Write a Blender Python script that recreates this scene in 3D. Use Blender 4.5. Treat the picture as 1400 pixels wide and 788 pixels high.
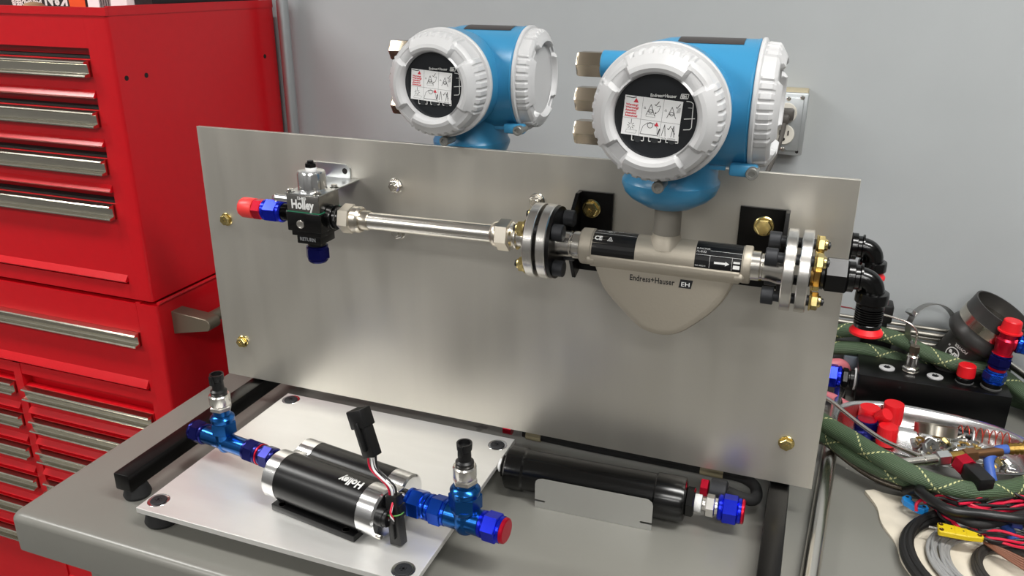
import bpy, bmesh, math, random
from mathutils import Matrix, Vector
PI = math.pi
for o in list(bpy.data.objects):
    bpy.data.objects.remove(o)
SC = bpy.context.scene
COL = SC.collection
rnd = random.Random(7)

# ------------------------------------------------------------------ camera, world, lights, exposure
# world units are metres; z = 0 is the bench top, the floor is at z = -0.9; the upright aluminium panel's front is y = 0
cd = bpy.data.cameras.new('camera'); cam = bpy.data.objects.new('camera', cd); COL.objects.link(cam)
cd.sensor_width = 36; cd.lens = 36*1119.17/1400; cd.clip_start = .02; cd.clip_end = 30
R_ = Vector((0.93621994, 0.35137003, 0.00559713)); U_ = Vector((-0.1303161, 0.33234533, 0.9341115)); F_ = Vector((-0.3263586, 0.87526321, -0.3569375))
cm = Matrix((R_, U_, -F_)).transposed().to_4x4(); cm.translation = (0.86337, -0.974967, 0.668731)
cam.matrix_world = cm
SC.camera = cam
w = bpy.data.worlds.new('world'); SC.world = w; w.use_nodes = True
w.node_tree.nodes['Background'].inputs[0].default_value = (.8, .85, .9, 1)
w.node_tree.nodes['Background'].inputs[1].default_value = .15
SC.view_settings.view_transform = 'Standard'; SC.view_settings.look = 'None'
SC.view_settings.gamma = 1; SC.view_settings.use_curve_mapping = False
SC.view_settings.exposure = 0.0
LAMPS = [(-1.5, -.55), (1.5, -.55), (-1.5, -2.3), (1.5, -2.3), (-1.5, -4.0), (1.5, -4.0)]   # ceiling fluorescent fixtures
LAMP_Z, LAMP_W, LAMP_L, LAMP_P = 1.86, .3, 1.2, 29
for x, y in LAMPS:
    ld = bpy.data.lights.new('fluorescent_light', 'AREA'); ld.shape = 'RECTANGLE'; ld.size = LAMP_L; ld.size_y = LAMP_W
    ld.energy = LAMP_P; ld.color = (1, .99, .97)
    lo = bpy.data.objects.new('fluorescent_light', ld); COL.objects.link(lo); lo.location = (x, y, LAMP_Z-.005)

# ------------------------------------------------------------------ materials
MATS = {}
def mat(name, col, rough=.5, metal=0, noise=0, nscale=30, stretch=(1, 1, 1), bump=0, coat=0, emit=0, rvar=0, ior=1.5, trans=0, spec=.5):
    if name in MATS: return MATS[name]
    m = bpy.data.materials.new(name); m.use_nodes = True; MATS[name] = m
    nt = m.node_tree; b = nt.nodes['Principled BSDF']
    def lin(c): c /= 255; return c/12.92 if c <= .04045 else ((c+.055)/1.055)**2.4
    c = tuple(lin(v) for v in col)
    b.inputs['Base Color'].default_value = (*c, 1); b.inputs['Roughness'].default_value = rough
    b.inputs['Metallic'].default_value = metal; b.inputs['Coat Weight'].default_value = coat
    b.inputs['IOR'].default_value = ior; b.inputs['Transmission Weight'].default_value = trans
    b.inputs['Specular IOR Level'].default_value = spec; b.inputs['Coat Roughness'].default_value = .15
    if emit:
        b.inputs['Emission Color'].default_value = (*c, 1); b.inputs['Emission Strength'].default_value = emit
    if noise or bump or rvar:
        tc = nt.nodes.new('ShaderNodeTexCoord'); mp = nt.nodes.new('ShaderNodeMapping'); n = nt.nodes.new('ShaderNodeTexNoise')
        mp.inputs['Scale'].default_value = stretch; n.inputs['Scale'].default_value = nscale; n.inputs['Detail'].default_value = 5
        nt.links.new(tc.outputs['Object'], mp.inputs[0]); nt.links.new(mp.outputs[0], n.inputs['Vector'])
        if noise:
            r = nt.nodes.new('ShaderNodeMapRange'); r.inputs['From Min'].default_value = .25; r.inputs['From Max'].default_value = .75
            r.inputs['To Min'].default_value = 1-noise; r.inputs['To Max'].default_value = 1+noise
            mx = nt.nodes.new('ShaderNodeVectorMath'); mx.operation = 'SCALE'; mx.inputs[0].default_value = c
            nt.links.new(n.outputs['Fac'], r.inputs['Value']); nt.links.new(r.outputs[0], mx.inputs['Scale']); nt.links.new(mx.outputs[0], b.inputs['Base Color'])
        if rvar:
            r = nt.nodes.new('ShaderNodeMapRange'); r.inputs['From Min'].default_value = .25; r.inputs['From Max'].default_value = .75
            r.inputs['To Min'].default_value = max(0, rough-rvar); r.inputs['To Max'].default_value = rough+rvar
            nt.links.new(n.outputs['Fac'], r.inputs['Value']); nt.links.new(r.outputs[0], b.inputs['Roughness'])
        if bump:
            bp = nt.nodes.new('ShaderNodeBump'); bp.inputs['Strength'].default_value = bump; bp.inputs['Distance'].default_value = .001
            nt.links.new(n.outputs['Fac'], bp.inputs['Height']); nt.links.new(bp.outputs[0], b.inputs['Normal'])
    return m
WALL = mat('wall_paint', (171, 175, 177), .55, noise=.03, nscale=8, bump=.15)
CEIL = mat('ceiling_paint', (205, 205, 200), .8)
FARWALL = mat('far_wall_paint', (124, 124, 124), .7)
FLOOR = mat('concrete', (84, 82, 79), .6, noise=.1, nscale=3)
RED = mat('red_enamel', (196, 14, 26), .28, noise=.03, nscale=60, bump=.02)
REDIN = mat('red_enamel_inner', (170, 12, 22), .3)
DARK = mat('dark_gap', (16, 10, 10), .8)
TRIMAL = mat('drawer_trim_aluminium', (214, 210, 196), .2, 1)
BENCH = mat('bench_enamel', (122, 121, 115), .33, noise=.05, nscale=5, bump=.03, rvar=.06)
PANEL = mat('brushed_panel', (206, 202, 193), .40, .8, noise=.03, nscale=6, stretch=(5, 1, .6), rvar=.05)
PLATE = mat('brushed_plate', (232, 231, 228), .48, .65, noise=.04, nscale=8, stretch=(1, 5, 1), rvar=.06)
EDGE = mat('cut_edge_aluminium', (240, 240, 238), .45, .7)
BLKP = mat('black_powder_coat', (9, 8, 8), .32, bump=.05, nscale=300, spec=.28)
BLKG = mat('black_gloss', (6, 6, 6), .2)
BLKA = mat('black_anodized', (14, 14, 15), .3, .3)
BLKPL = mat('black_plastic', (14, 14, 15), .4)
DGREY = mat('dark_grey_steel', (52, 53, 56), .5, .5)
RUB = mat('rubber', (22, 22, 23), .75)
GREYRUB = mat('grey_rubber', (84, 84, 84), .6)
BLUH = mat('transmitter_blue', (58, 134, 176), .3, bump=.03, nscale=200)
WHT = mat('white_cover', (192, 192, 193), .34)
WHTM = mat('white_matte', (235, 235, 235), .6)
NICK = mat('nickel_plating', (216, 208, 194), .28, 1)
STEEL = mat('polished_steel', (224, 220, 212), .24, 1)
STEELR = mat('machined_steel', (224, 221, 216), .27, 1)
ZINC = mat('zinc_plating', (206, 208, 208), .28, 1)
CAST = mat('cast_steel', (176, 168, 154), .5, .55, bump=.2, nscale=300)
CASTS = mat('grey_neck_steel', (150, 145, 136), .48, .6)
GOLD = mat('yellow_zinc', (214, 194, 132), .25, 1, noise=.15, nscale=200)
BRASS = mat('brass', (186, 150, 82), .3, 1, noise=.1, nscale=100)
BROWN = mat('bronze', (140, 104, 74), .35, .9)
BLUA = mat('blue_anodized', (22, 40, 196), .25, .75)
BLUD = mat('dark_blue_anodized', (14, 18, 92), .25, .7)
BLUT = mat('teal_blue_anodized', (24, 84, 150), .22, .85)
BLUM = mat('mid_blue_anodized', (20, 76, 190), .22, .8)
REDA = mat('red_anodized', (200, 20, 50), .28, .7)
REDP = mat('red_plastic', (226, 24, 34), .4)
PINK = mat('pink_red_plastic', (235, 62, 60), .38)
ALC = mat('turned_aluminium', (226, 226, 226), .2, 1)
ALS = mat('satin_aluminium', (208, 208, 206), .38, .9)
GLASS = mat('black_display', (36, 38, 41), .12)
INK = mat('black_ink', (24, 24, 26), .6)
INKW = mat('white_ink', (222, 222, 220), .6)
INKG = mat('grey_ink', (140, 142, 144), .6)
INKR = mat('red_ink', (206, 40, 60), .6)
TAPE = mat('beige_tape', (150, 140, 112), .6)
CANVAS = mat('canvas', (212, 203, 186), .9, noise=.08, nscale=40, bump=.4)
GREYC = mat('grey_cable', (142, 142, 142), .35)
SILC = mat('charcoal_silicone', (50, 49, 48), .38)
WRED = mat('red_wire', (206, 24, 60), .4)
WBLK = mat('black_wire', (26, 24, 25), .5)
WBRN = mat('brown_wire', (120, 76, 56), .5)
YEL = mat('yellow_plastic', (212, 184, 20), .45)
BLUP = mat('blue_plastic', (28, 130, 205), .4)
BLUHO = mat('blue_hose', (62, 96, 178), .5)
IVORY = mat('ivory_plastic', (206, 202, 192), .4)
BEIGE = mat('beige_box', (176, 166, 140), .6)
GALV = mat('galvanized_steel', (186, 190, 192), .42, .8, noise=.06, nscale=12)
CARD = mat('cardboard', (150, 120, 90), .8)
PINKH = mat('pink_hose', (196, 110, 118), .45)
ORNG = mat('orange_print', (225, 84, 30), .5)
BRAID = mat('braided_steel', (120, 112, 102), .35, .9, noise=.5, nscale=900)
LAMPM = mat('lamp_diffuser', (250, 248, 240), .5, emit=9)
CORDM = mat('grey_cord', (70, 66, 62), .5)

def hose_mat():
    m = bpy.data.materials.new('green_braid'); m.use_nodes = True; nt = m.node_tree; b = nt.nodes['Principled BSDF']; L = nt.links.new
    uv = nt.nodes.new('ShaderNodeUVMap'); sp = nt.nodes.new('ShaderNodeSeparateXYZ'); L(uv.outputs[0], sp.inputs[0])
    def M(op, a, b_=None, c=None):
        n = nt.nodes.new('ShaderNodeMath'); n.operation = op
        for i, v in enumerate((a, b_, c)):
            if v is None: continue
            if isinstance(v, (int, float)): n.inputs[i].default_value = v
            else: L(v, n.inputs[i])
        return n.outputs[0]
    u, v = sp.outputs[0], sp.outputs[1]
    rib = M('SINE', M('MULTIPLY', u, 2*PI*34))
    weave = M('SINE', M('MULTIPLY', v, 2*PI*500))
    def tr(s):
        t = M('FRACT', M('ADD', u, M('MULTIPLY', v, s*11.0)))
        return M('LESS_THAN', M('ABSOLUTE', M('SUBTRACT', t, .5)), .018)
    dash = M('GREATER_THAN', M('SINE', M('MULTIPLY', v, 2*PI*210)), -.25)
    f = M('MULTIPLY', M('MAXIMUM', tr(1), tr(-1)), dash)
    r2 = nt.nodes.new('ShaderNodeMapRange'); L(rib, r2.inputs[0]); r2.inputs[1].default_value = -1; r2.inputs[3].default_value = .55; r2.inputs[4].default_value = 1.15
    sc = nt.nodes.new('ShaderNodeVectorMath'); sc.operation = 'SCALE'; sc.inputs[0].default_value = (.070, .118, .058); L(r2.outputs[0], sc.inputs['Scale'])
    mx = nt.nodes.new('ShaderNodeMix'); mx.data_type = 'RGBA'; L(f, mx.inputs['Factor']); L(sc.outputs[0], mx.inputs['A']); mx.inputs['B'].default_value = (.62, .62, .3, 1)
    L(mx.outputs['Result'], b.inputs['Base Color']); b.inputs['Roughness'].default_value = .5
    bp = nt.nodes.new('ShaderNodeBump'); bp.inputs['Strength'].default_value = .5; bp.inputs['Distance'].default_value = .0006
    L(M('ADD', rib, M('MULTIPLY', weave, .3)), bp.inputs['Height']); L(bp.outputs[0], b.inputs['Normal'])
    return m
GREEN = hose_mat()

# bench top enamel with scratches and oily specks
def wear_bench():
    nt = BENCH.node_tree; L = nt.links.new; b = nt.nodes['Principled BSDF']
    src = b.inputs['Base Color'].links[0].from_socket
    tc = nt.nodes.new('ShaderNodeTexCoord'); v = nt.nodes.new('ShaderNodeTexNoise'); v.inputs['Scale'].default_value = 46; v.inputs['Detail'].default_value = 3
    L(tc.outputs['Object'], v.inputs['Vector'])
    big = nt.nodes.new('ShaderNodeTexNoise'); big.inputs['Scale'].default_value = 5; L(tc.outputs['Object'], big.inputs['Vector'])
    a = nt.nodes.new('ShaderNodeMath'); a.operation = 'MULTIPLY'; L(v.outputs['Fac'], a.inputs[0]); L(big.outputs['Fac'], a.inputs[1])
    r = nt.nodes.new('ShaderNodeMapRange'); r.inputs['From Min'].default_value = .385; r.inputs['From Max'].default_value = .43; L(a.outputs[0], r.inputs['Value'])
    mx = nt.nodes.new('ShaderNodeMix'); mx.data_type = 'RGBA'; L(r.outputs[0], mx.inputs['Factor']); L(src, mx.inputs['A']); mx.inputs['B'].default_value = (.10, .095, .085, 1)
    L(mx.outputs['Result'], b.inputs['Base Color'])
wear_bench()

# ------------------------------------------------------------------ mesh helpers
def MT(x=0, y=0, z=0): return Matrix.Translation((x, y, z))
def RX(a): return Matrix.Rotation(a, 4, 'X')
def RY(a): return Matrix.Rotation(a, 4, 'Y')
def RZ(a): return Matrix.Rotation(a, 4, 'Z')
def AX(p, d, up=(0, 0, 1)):
    """frame at p whose z axis runs along d"""
    z = Vector(d).normalized(); u = Vector(up)
    if abs(z.dot(u)) > .98: u = Vector((0, 1, 0))
    x = u.cross(z).normalized(); y = z.cross(x)
    m = Matrix((x, y, z)).transposed().to_4x4(); m.translation = Vector(p); return m
def smooth_path(pts, n=8, closed=False):
    P = [Vector(p) for p in pts]
    if len(P) < 3 and not closed: return P
    out = []; N = len(P); segs = N if closed else N-1
    for i in range(segs):
        if closed: a, b, c, d = P[(i-1) % N], P[i], P[(i+1) % N], P[(i+2) % N]
        else: a, b, c, d = P[max(i-1, 0)], P[i], P[i+1], P[min(i+2, N-1)]
        for k in range(n):
            t = k/n
            out.append(.5*((2*b)+(c-a)*t+(2*a-5*b+4*c-d)*t*t+(3*b-a-3*c+d)*t**3))
    if not closed: out.append(P[-1])
    return out

class MB:
    def __init__(s): s.v = []; s.f = []; s.uv = None
    def add(s, vs, fs, M=None):
        o = len(s.v)
        s.v += [tuple(M @ Vector(p)) for p in vs] if M is not None else [tuple(p) for p in vs]
        s.f += [tuple(i+o for i in f) for f in fs]; return s
    def box(s, x0, x1, y0, y1, z0, z1, M=None):
        vs = [(x0, y0, z0), (x1, y0, z0), (x1, y1, z0), (x0, y1, z0), (x0, y0, z1), (x1, y0, z1), (x1, y1, z1), (x0, y1, z1)]
        return s.add(vs, [(0, 3, 2, 1), (4, 5, 6, 7), (0, 1, 5, 4), (1, 2, 6, 5), (2, 3, 7, 6), (3, 0, 4, 7)], M)
    def rbox(s, x0, x1, y0, y1, z0, z1, r=.002, M=None):
        """box with chamfered edges"""
        bm = bmesh.new(); t = MB().box(x0, x1, y0, y1, z0, z1)
        vv = [bm.verts.new(p) for p in t.v]
        for f in t.f: bm.faces.new([vv[i] for i in f])
        bmesh.ops.bevel(bm, geom=list(bm.edges), offset=min(r, .45*min(x1-x0, y1-y0, z1-z0)), segments=2, profile=.5, affect='EDGES')
        bm.verts.index_update()
        s.add([v.co.copy() for v in bm.verts], [[v.index for v in f.verts] for f in bm.faces], M); bm.free(); return s
    def lathe(s, prof, M=None, n=32, mod=None, a0=0, a1=2*PI):
        full = abs(a1-a0-2*PI) < 1e-6; k = n if full else n+1
        vs = []
        for j, (r, h) in enumerate(prof):
            for i in range(k):
                a = a0+(a1-a0)*i/n
                rr, hh = (r, h) if mod is None else mod(j, r, h, a)
                vs.append((rr*math.cos(a), rr*math.sin(a), hh))
        fs = []
        for j in range(len(prof)-1):
            for i in range(n):
                i2 = (i+1) % k
                fs.append((j*k+i, j*k+i2, (j+1)*k+i2, (j+1)*k+i))
        if full and prof[0][0] > 1e-7: fs.append(tuple(range(k))[::-1])
        if full and prof[-1][0] > 1e-7: fs.append(tuple((len(prof)-1)*k+i for i in range(k)))
        return s.add(vs, fs, M)
    def cyl(s, M, r, h, n=28, c=None, r2=None):
        r2 = r if r2 is None else r2; c = min(r, h)*.08 if c is None else c
        return s.lathe([(r-c, 0), (r, c), (r2, h-c), (r2-c, h)], M, n)
    def ring(s, M, ro, ri, h, n=40, c=.0004):
        p = [(ri, 0), (ro-c, 0), (ro, c), (ro, h-c), (ro-c, h), (ri, h), (ri, 0)]
        o = len(s.v); s.lathe(p[:-1], M, n); s.f = s.f[:-2]
        k = n; m = len(p)-2
        s.f += [(o+m*k+i, o+m*k+(i+1) % k, o+(i+1) % k, o+i) for i in range(k)]
        return s
    def hexn(s, M, r, h, c=None, n=6, rot=0):
        """hexagonal nut, r across corners/2, chamfered ends"""
        c = r*.10 if c is None else c
        return s.lathe([(r*.86, 0), (r, c), (r, h-c), (r*.86, h)], M @ RZ(rot), n)
    def tube(s, pts, r, n=10, closed=False, cap=True, uv=False, rfun=None):
        P = [Vector(p) for p in pts]; N = len(P); vs = []; uvs = []
        T = []
        for i in range(N):
            if closed: t = P[(i+1) % N]-P[i-1]
            else: t = P[min(i+1, N-1)]-P[max(i-1, 0)]
            T.append(t.normalized())
        u = Vector((0, 0, 1)) if abs(T[0].z) < .9 else Vector((1, 0, 0))
        x = u.cross(T[0]).normalized(); L = 0
        for i in range(N):
            x = (x-T[i]*x.dot(T[i])).normalized(); y = T[i].cross(x)
            if i: L += (P[i]-P[i-1]).length
            rr = r if rfun is None else rfun(i/(N-1), L)
            for k in range(n):
                a = 2*PI*k/n; vs.append(P[i]+x*(rr*math.cos(a))+y*(rr*math.sin(a)))
            uvs.append(L)
        fs = []; o = len(s.v)
        R = N if closed else N-1
        for i in range(R):
            j = (i+1) % N
            for k in range(n):
                k2 = (k+1) % n; fs.append((i*n+k, i*n+k2, j*n+k2, j*n+k))
        nf = len(fs)
        if cap and not closed: fs += [tuple(range(n))[::-1], tuple((N-1)*n+k for k in range(n))]
        if uv:
            s.uv = []
            for i in range(R):
                for k in range(n):
                    a, b = k/n, (k+1)/n; l0, l1 = uvs[i], uvs[(i+1) % N]
                    s.uv += [(a, l0), (b, l0), (b, l1), (a, l1)]
            s.uv += [(0, 0)]*(sum(len(f) for f in fs[nf:]))
        return s.add(vs, fs)
    def extr(s, poly, h0, h1, M=None, bev=0):
        """prism from a 2-D outline in local xy, from height h0 to h1"""
        n = len(poly)
        if bev:
            cx = sum(p[0] for p in poly)/n; cy = sum(p[1] for p in poly)/n
            def ins(d):
                out = []
                for i in range(n):
                    a, b, c = Vector(poly[i-1]), Vector(poly[i]), Vector(poly[(i+1) % n])
                    e1 = (b-a).normalized(); e2 = (c-b).normalized()
                    nn = Vector((-(e1.y+e2.y), e1.x+e2.x)); nn = nn.normalized() if nn.length > 1e-6 else Vector((0, 0))
                    out.append((b.x+nn.x*d*s_, b.y+nn.y*d*s_))
                return out
            ar = sum(poly[i-1][0]*poly[i][1]-poly[i][0]*poly[i-1][1] for i in range(n)); s_ = 1 if ar > 0 else -1
            rings = [(ins(bev), h0), (poly, h0+bev), (poly, h1-bev), (ins(bev), h1)]
        else: rings = [(poly, h0), (poly, h1)]
        vs = [(p[0], p[1], h) for pl, h in rings for p in pl]; fs = []
        for j in range(len(rings)-1):
            for i in range(n):
                fs.append((j*n+i, j*n+(i+1) % n, (j+1)*n+(i+1) % n, (j+1)*n+i))
        fs += [tuple(range(n))[::-1], tuple((len(rings)-1)*n+i for i in range(n))]
        return s.add(vs, fs, M)
    def build(s, name, m, parent=None, off=None, ang=32, loc=None):
        me = bpy.data.meshes.new(name)
        off = parent['_off'] if (off is None and parent is not None and '_off' in parent) else off
        V = s.v
        if off is not None:
            ox, oy, oz = off[0], off[1], off[2]; V = [(x-ox, y-oy, z-oz) for x, y, z in V]
        me.from_pydata(V, [], s.f)
        if s.uv and len(s.uv) == len(me.loops):
            l = me.uv_layers.new(name='UVMap')
            for i, c in enumerate(s.uv): l.data[i].uv = c
        me.update()
        bm = bmesh.new(); bm.from_mesh(me); bmesh.ops.recalc_face_normals(bm, faces=bm.faces); bm.to_mesh(me); bm.free()
        me.materials.append(m)
        if ang:
            me.polygons.foreach_set('use_smooth', [True]*len(me.polygons)); me.set_sharp_from_angle(angle=math.radians(ang))
        o = bpy.data.objects.new(name, me); COL.objects.link(o)
        if parent is not None: o.parent = parent
        if loc is not None: o.location = loc
        return o

OFFS = {}
def thing(name, label, cat, loc=(0, 0, 0), rz=0, group=None, world=True):
    """Empty at the thing's base. world=True: parts are written in world coordinates (rotation must be 0)"""
    o = bpy.data.objects.new(name, None); o.empty_display_size = .01; COL.objects.link(o)
    o.location = loc; o.rotation_euler = (0, 0, rz); o['label'] = label; o['category'] = cat
    if group: o['group'] = group
    if world: o['_off'] = tuple(loc)
    return o
def tag(o, label, cat, group=None):
    o['label'] = label; o['category'] = cat
    if group: o['group'] = group
    return o
def single(mb, name, m, label, cat, base, group=None, ang=32):
    """a thing that is one mesh, written in world coordinates, origin at its base"""
    return tag(mb.build(name, m, None, off=base, ang=ang, loc=base), label, cat, group)
def struct(mb, name, m, base=(0, 0, 0)):
    o = mb.build(name, m, None, off=base, loc=base, ang=20); o['kind'] = 'structure'; return o
def sub(mb, name, m, part, off, ang=32):
    """sub-part: shares its part's origin"""
    return mb.build(name, m, part, off=off, ang=ang)
def lab(o, t): o['label'] = t; return o
def copy_tree(o, parent=None):
    c = o.copy(); COL.objects.link(c); c.parent = parent
    for ch in list(o.children): copy_tree(ch, c)
    return c

# flat print: text and strokes mapped through f(u, v) -> 3-D point (a plane or a cylinder), one thin mesh
_tx = {}
def text_geo(t, size, xs=1.0, sp=1.0, bold=0):
    k = (t, xs, sp, round(bold/size, 3))
    if k not in _tx:
        c = bpy.data.curves.new('t', 'FONT'); c.body = t; c.resolution_u = 2; c.space_character = sp; c.offset = bold/size
        o = bpy.data.objects.new('t', c); COL.objects.link(o); bpy.context.view_layer.update()
        me = bpy.data.meshes.new_from_object(o.evaluated_get(bpy.context.evaluated_depsgraph_get()))
        _tx[k] = ([(v.co.x*xs, v.co.y) for v in me.vertices], [tuple(p.vertices) for p in me.polygons])
        bpy.data.objects.remove(o); bpy.data.curves.remove(c); bpy.data.meshes.remove(me)
    vs, fs = _tx[k]
    return [(x*size, y*size) for x, y in vs], fs
class Print(MB):
    def __init__(s, f): super().__init__(); s.fn = f
    def put(s, uv, fs): return s.add([s.fn(u, v) for u, v in uv], fs)
    def text(s, t, u, v, size, xs=1.0, rot=0, bold=0, center=False, sp=1.0):
        vs, fs = text_geo(t, size, xs, sp, bold)
        if center:
            wd = max(p[0] for p in vs)/2; vs = [(a-wd, b) for a, b in vs]
        c, n = math.cos(rot), math.sin(rot)
        s.put([(u+a*c-b*n, v+a*n+b*c) for a, b in vs], fs)
        return s
    def stroke(s, pts, w):
        for (a, b), (c, d) in zip(pts[:-1], pts[1:]):
            l = math.hypot(c-a, d-b) or 1; nx, ny = -(d-b)/l*w/2, (c-a)/l*w/2
            k = max(1, int(l/.006))
            for i in range(k):
                p = (a+(c-a)*i/k, b+(d-b)*i/k); q = (a+(c-a)*(i+1)/k, b+(d-b)*(i+1)/k)
                s.put([(p[0]+nx, p[1]+ny), (p[0]-nx, p[1]-ny), (q[0]-nx, q[1]-ny), (q[0]+nx, q[1]+ny)], [(0, 1, 2, 3)])
        return s
    def poly(s, pts): return s.put(pts, [tuple(range(len(pts)))])
    def circ(s, u, v, r, w, n=16): return s.stroke([(u+r*math.cos(2*PI*i/n), v+r*math.sin(2*PI*i/n)) for i in range(n+1)], w)
def plane(p, ux, uy):
    p, ux, uy = Vector(p), Vector(ux).normalized(), Vector(uy).normalized()
    return lambda u, v: p+ux*u+uy*v
# ------------------------------------------------------------------ the room
X0, X1, Y0, Y1, ZF, ZC = -2.6, 3.6, -5.0, 0.5, -.9, 1.9
struct(MB().box(X0, X1, Y1, Y1+.1, ZF, ZC), 'wall_back', WALL)
struct(MB().box(X0, X1, Y0-.1, Y0, ZF, ZC), 'wall_front', FARWALL)
struct(MB().box(X0-.1, X0, Y0-.1, Y1+.1, ZF, ZC), 'wall_left', FARWALL)
struct(MB().box(X1, X1+.1, Y0-.1, Y1+.1, ZF, ZC), 'wall_right', FARWALL)
struct(MB().box(X0-.1, X1+.1, Y0-.1, Y1+.1, ZF-.1, ZF), 'floor', FLOOR)
struct(MB().box(X0-.1, X1+.1, Y0-.1, Y1+.1, ZC, ZC+.1), 'ceiling', CEIL)
for x, y in LAMPS:
    t = thing('ceiling_light', 'white ceiling fluorescent fixture out of the frame above the workshop', 'light', (x, y, ZC), group='ceiling fluorescent fixtures')
    MB().box(x-.63, x+.63, y-.17, y+.17, ZC-.03, ZC).build('housing', WHTM, t)
    MB().box(x-.6, x+.6, y-.15, y+.15, ZC-.034, ZC-.03).build('diffuser', LAMPM, t)

# ------------------------------------------------------------------ red tool chest (top box) and roller cabinet
CX, CY, CB = -.2, .06, .485          # right side, front, back
def side_round(x1, z0, z1, y0, y1, x0):
    """cabinet shell: a tray outline in plan with a soft front right corner"""
    r = .006; pts = [(x0, y1), (x0, y0)]
    for k in range(5):
        a = -PI/2+PI/2*k/4; pts.append((x1-r+r*math.cos(a), y0+r+r*math.sin(a)))
    pts.append((x1, y1)); return pts
def drawer(parent, x0, x1, zt, zb, hx1=None, lip=.009):
    """drawer front: red panel with sloping bottom lip, aluminium pull strip along the top; x0..x1, handle top zt, bottom zb"""
    d = MB()
    d.extr([(CY+.012, zb+.004), (CY-.004, zb+.001), (CY-.007, zb+.004), (CY-.0065, zb+lip*.4), (CY+.002, zb+lip+.005), (CY+.002, zt-.002), (CY+.002, zt+.003), (CY+.012, zt+.005)], 0, x1-x0, Matrix(((0, 0, 1, x0), (1, 0, 0, 0), (0, 1, 0, 0), (0, 0, 0, 1))))
    o = d.build('drawer', RED, parent)
    h = MB(); a = zt-.0005; b = zt-.0245
    pr = [(CY-.001, a+.0022), (CY-.0115, a+.0002), (CY-.0135, a-.0016), (CY-.0125, a-.0036), (CY-.0068, a-.0042), (CY-.0060, a-.0050), (CY-.0050, b+.0060), (CY-.0056, b+.0050), (CY-.0138, b+.0034), (CY-.0150, b+.0014), (CY-.0140, b-.0004), (CY+.005, b-.0004), (CY+.005, a+.0022)]
    h.extr(pr, 0, x1-x0-.003, Matrix(((0, 0, 1, x0+.0015), (1, 0, 0, 0), (0, 1, 0, 0), (0, 0, 0, 1))))
    h.build('drawer_pull', TRIMAL, o, off=parent['_off'], ang=25)
    return o
tc = thing('tool_chest', 'glossy red steel tool chest with aluminium drawer pulls, standing on the red roller cabinet', 'tool chest', (-.6, .27, .125))
XL = -1.15
b = MB()
b.box(XL, -.247, CY+.02, CY+.024, .13, .56)                    # recess back
b.box(-.2474, CX-.0301, CY, CB, .125, .606); b.box(XL, XL+.02, CY, CB, .125, .604)
b.box(XL, CX-.031, CB-.003, CB, .125, .604)
b.box(XL, -.2475, CY, CY+.09, .556, .606); b.box(XL, -.247, CY, CY+.05, .125, .152)
b.box(XL, CX-.0301, CY+.05, CB, .545, .55)
b.build('cabinet_body', RED, tc)
pts = side_round(CX, 0, 0, CY, CB, CX-.03)
MB().extr(pts, .125, .606).build('side_panel', RED, tc)
r = MB().box(XL, CX+.0012, CY-.002, CY+.004, .6061, .6185).box(CX-.005, CX+.0015, CY+.0041, CB, .6061, .6205)
lab(r.build('top_rim', RED, tc), 'raised red rim with a light-catching fold')
for y, z in ((.081, .5093), (.1242, .5095), (.446, .5139)):
    lab(MB().cyl(AX((CX-.001, y, z), (1, 0, 0)), .0042, .0016, 16).build('screw_hole', DARK, tc), 'small dark punched hole in the side')
for zt, zb in ((.536, .476), (.455, .396), (.375, .318), (.297, .155)):
    MB().box(XL, -.247, CY+.002, CY+.02, zt+.004, zt+.008).build('drawer_gap', DARK, tc)
    drawer(tc, -.247-.34 if zb < .2 else XL+.02, -.249, zt, zb)
drawer(tc, XL+.02, -.61, .297, .155)
MB().box(-.608, -.588, CY-.003, CY+.01, .15, .30).build('divider', RED, tc)
# roller cabinet
rc = thing('roller_cabinet', 'glossy red roller cabinet below the top chest, two columns of drawers beside the bench', 'tool cabinet', (-.6, .27, -.9))
b = MB()
b.box(XL, -.25, CY+.02, CY+.024, -.8, .10)
b.box(-.240, CX-.0301, CY, CB, -.8, .12); b.box(XL, XL+.02, CY, CB, -.8, .12)
b.box(XL, -.2405, CY, CB, .06, .1165); b.box(XL, -.24, CY, CY+.04, -.083, -.060)
b.box(-.592, -.571, CY-.001, CY+.03, -.7, -.06); b.box(XL, CX-.0301, CY, CB, -.8, -.7)
b.build('cabinet_body', RED, rc)
MB().extr(side_round(CX+.006, 0, 0, CY, CB, CX-.03), -.8, .117).build('side_panel', RED, rc)
MB().tube([(CX+.006, CY+.005, .121), (CX+.006, CB, .121)], .0035, 8).build('seam_bead', RED, rc)
for x in (-1.05, -.28):
    for y in (.12, .42):
        MB().cyl(AX((x-.015, y, -.85), (1, 0, 0)), .05, .03, 24).box(x-.02, x+.02, y-.02, y+.02, -.85, -.8).build('caster', BLKPL, rc)
MB().box(XL, -.24, CY+.002, CY+.02, .060, .064).build('drawer_gap', DARK, rc)
drawer(rc, XL+.02, -.242, .058, -.056, lip=.013)
for k in range(3):
    zt = -.112-.0735*k
    drawer(rc, -.570, -.244, zt, zt-.060)
drawer(rc, -.570, -.244, -.335, -.60, lip=.013)
for k in range(5):
    zt = -.106-.0765*k
    drawer(rc, XL+.02, -.594, zt, zt-.062)
drawer(rc, XL+.02, -.594, -.49, -.69, lip=.013)
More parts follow.
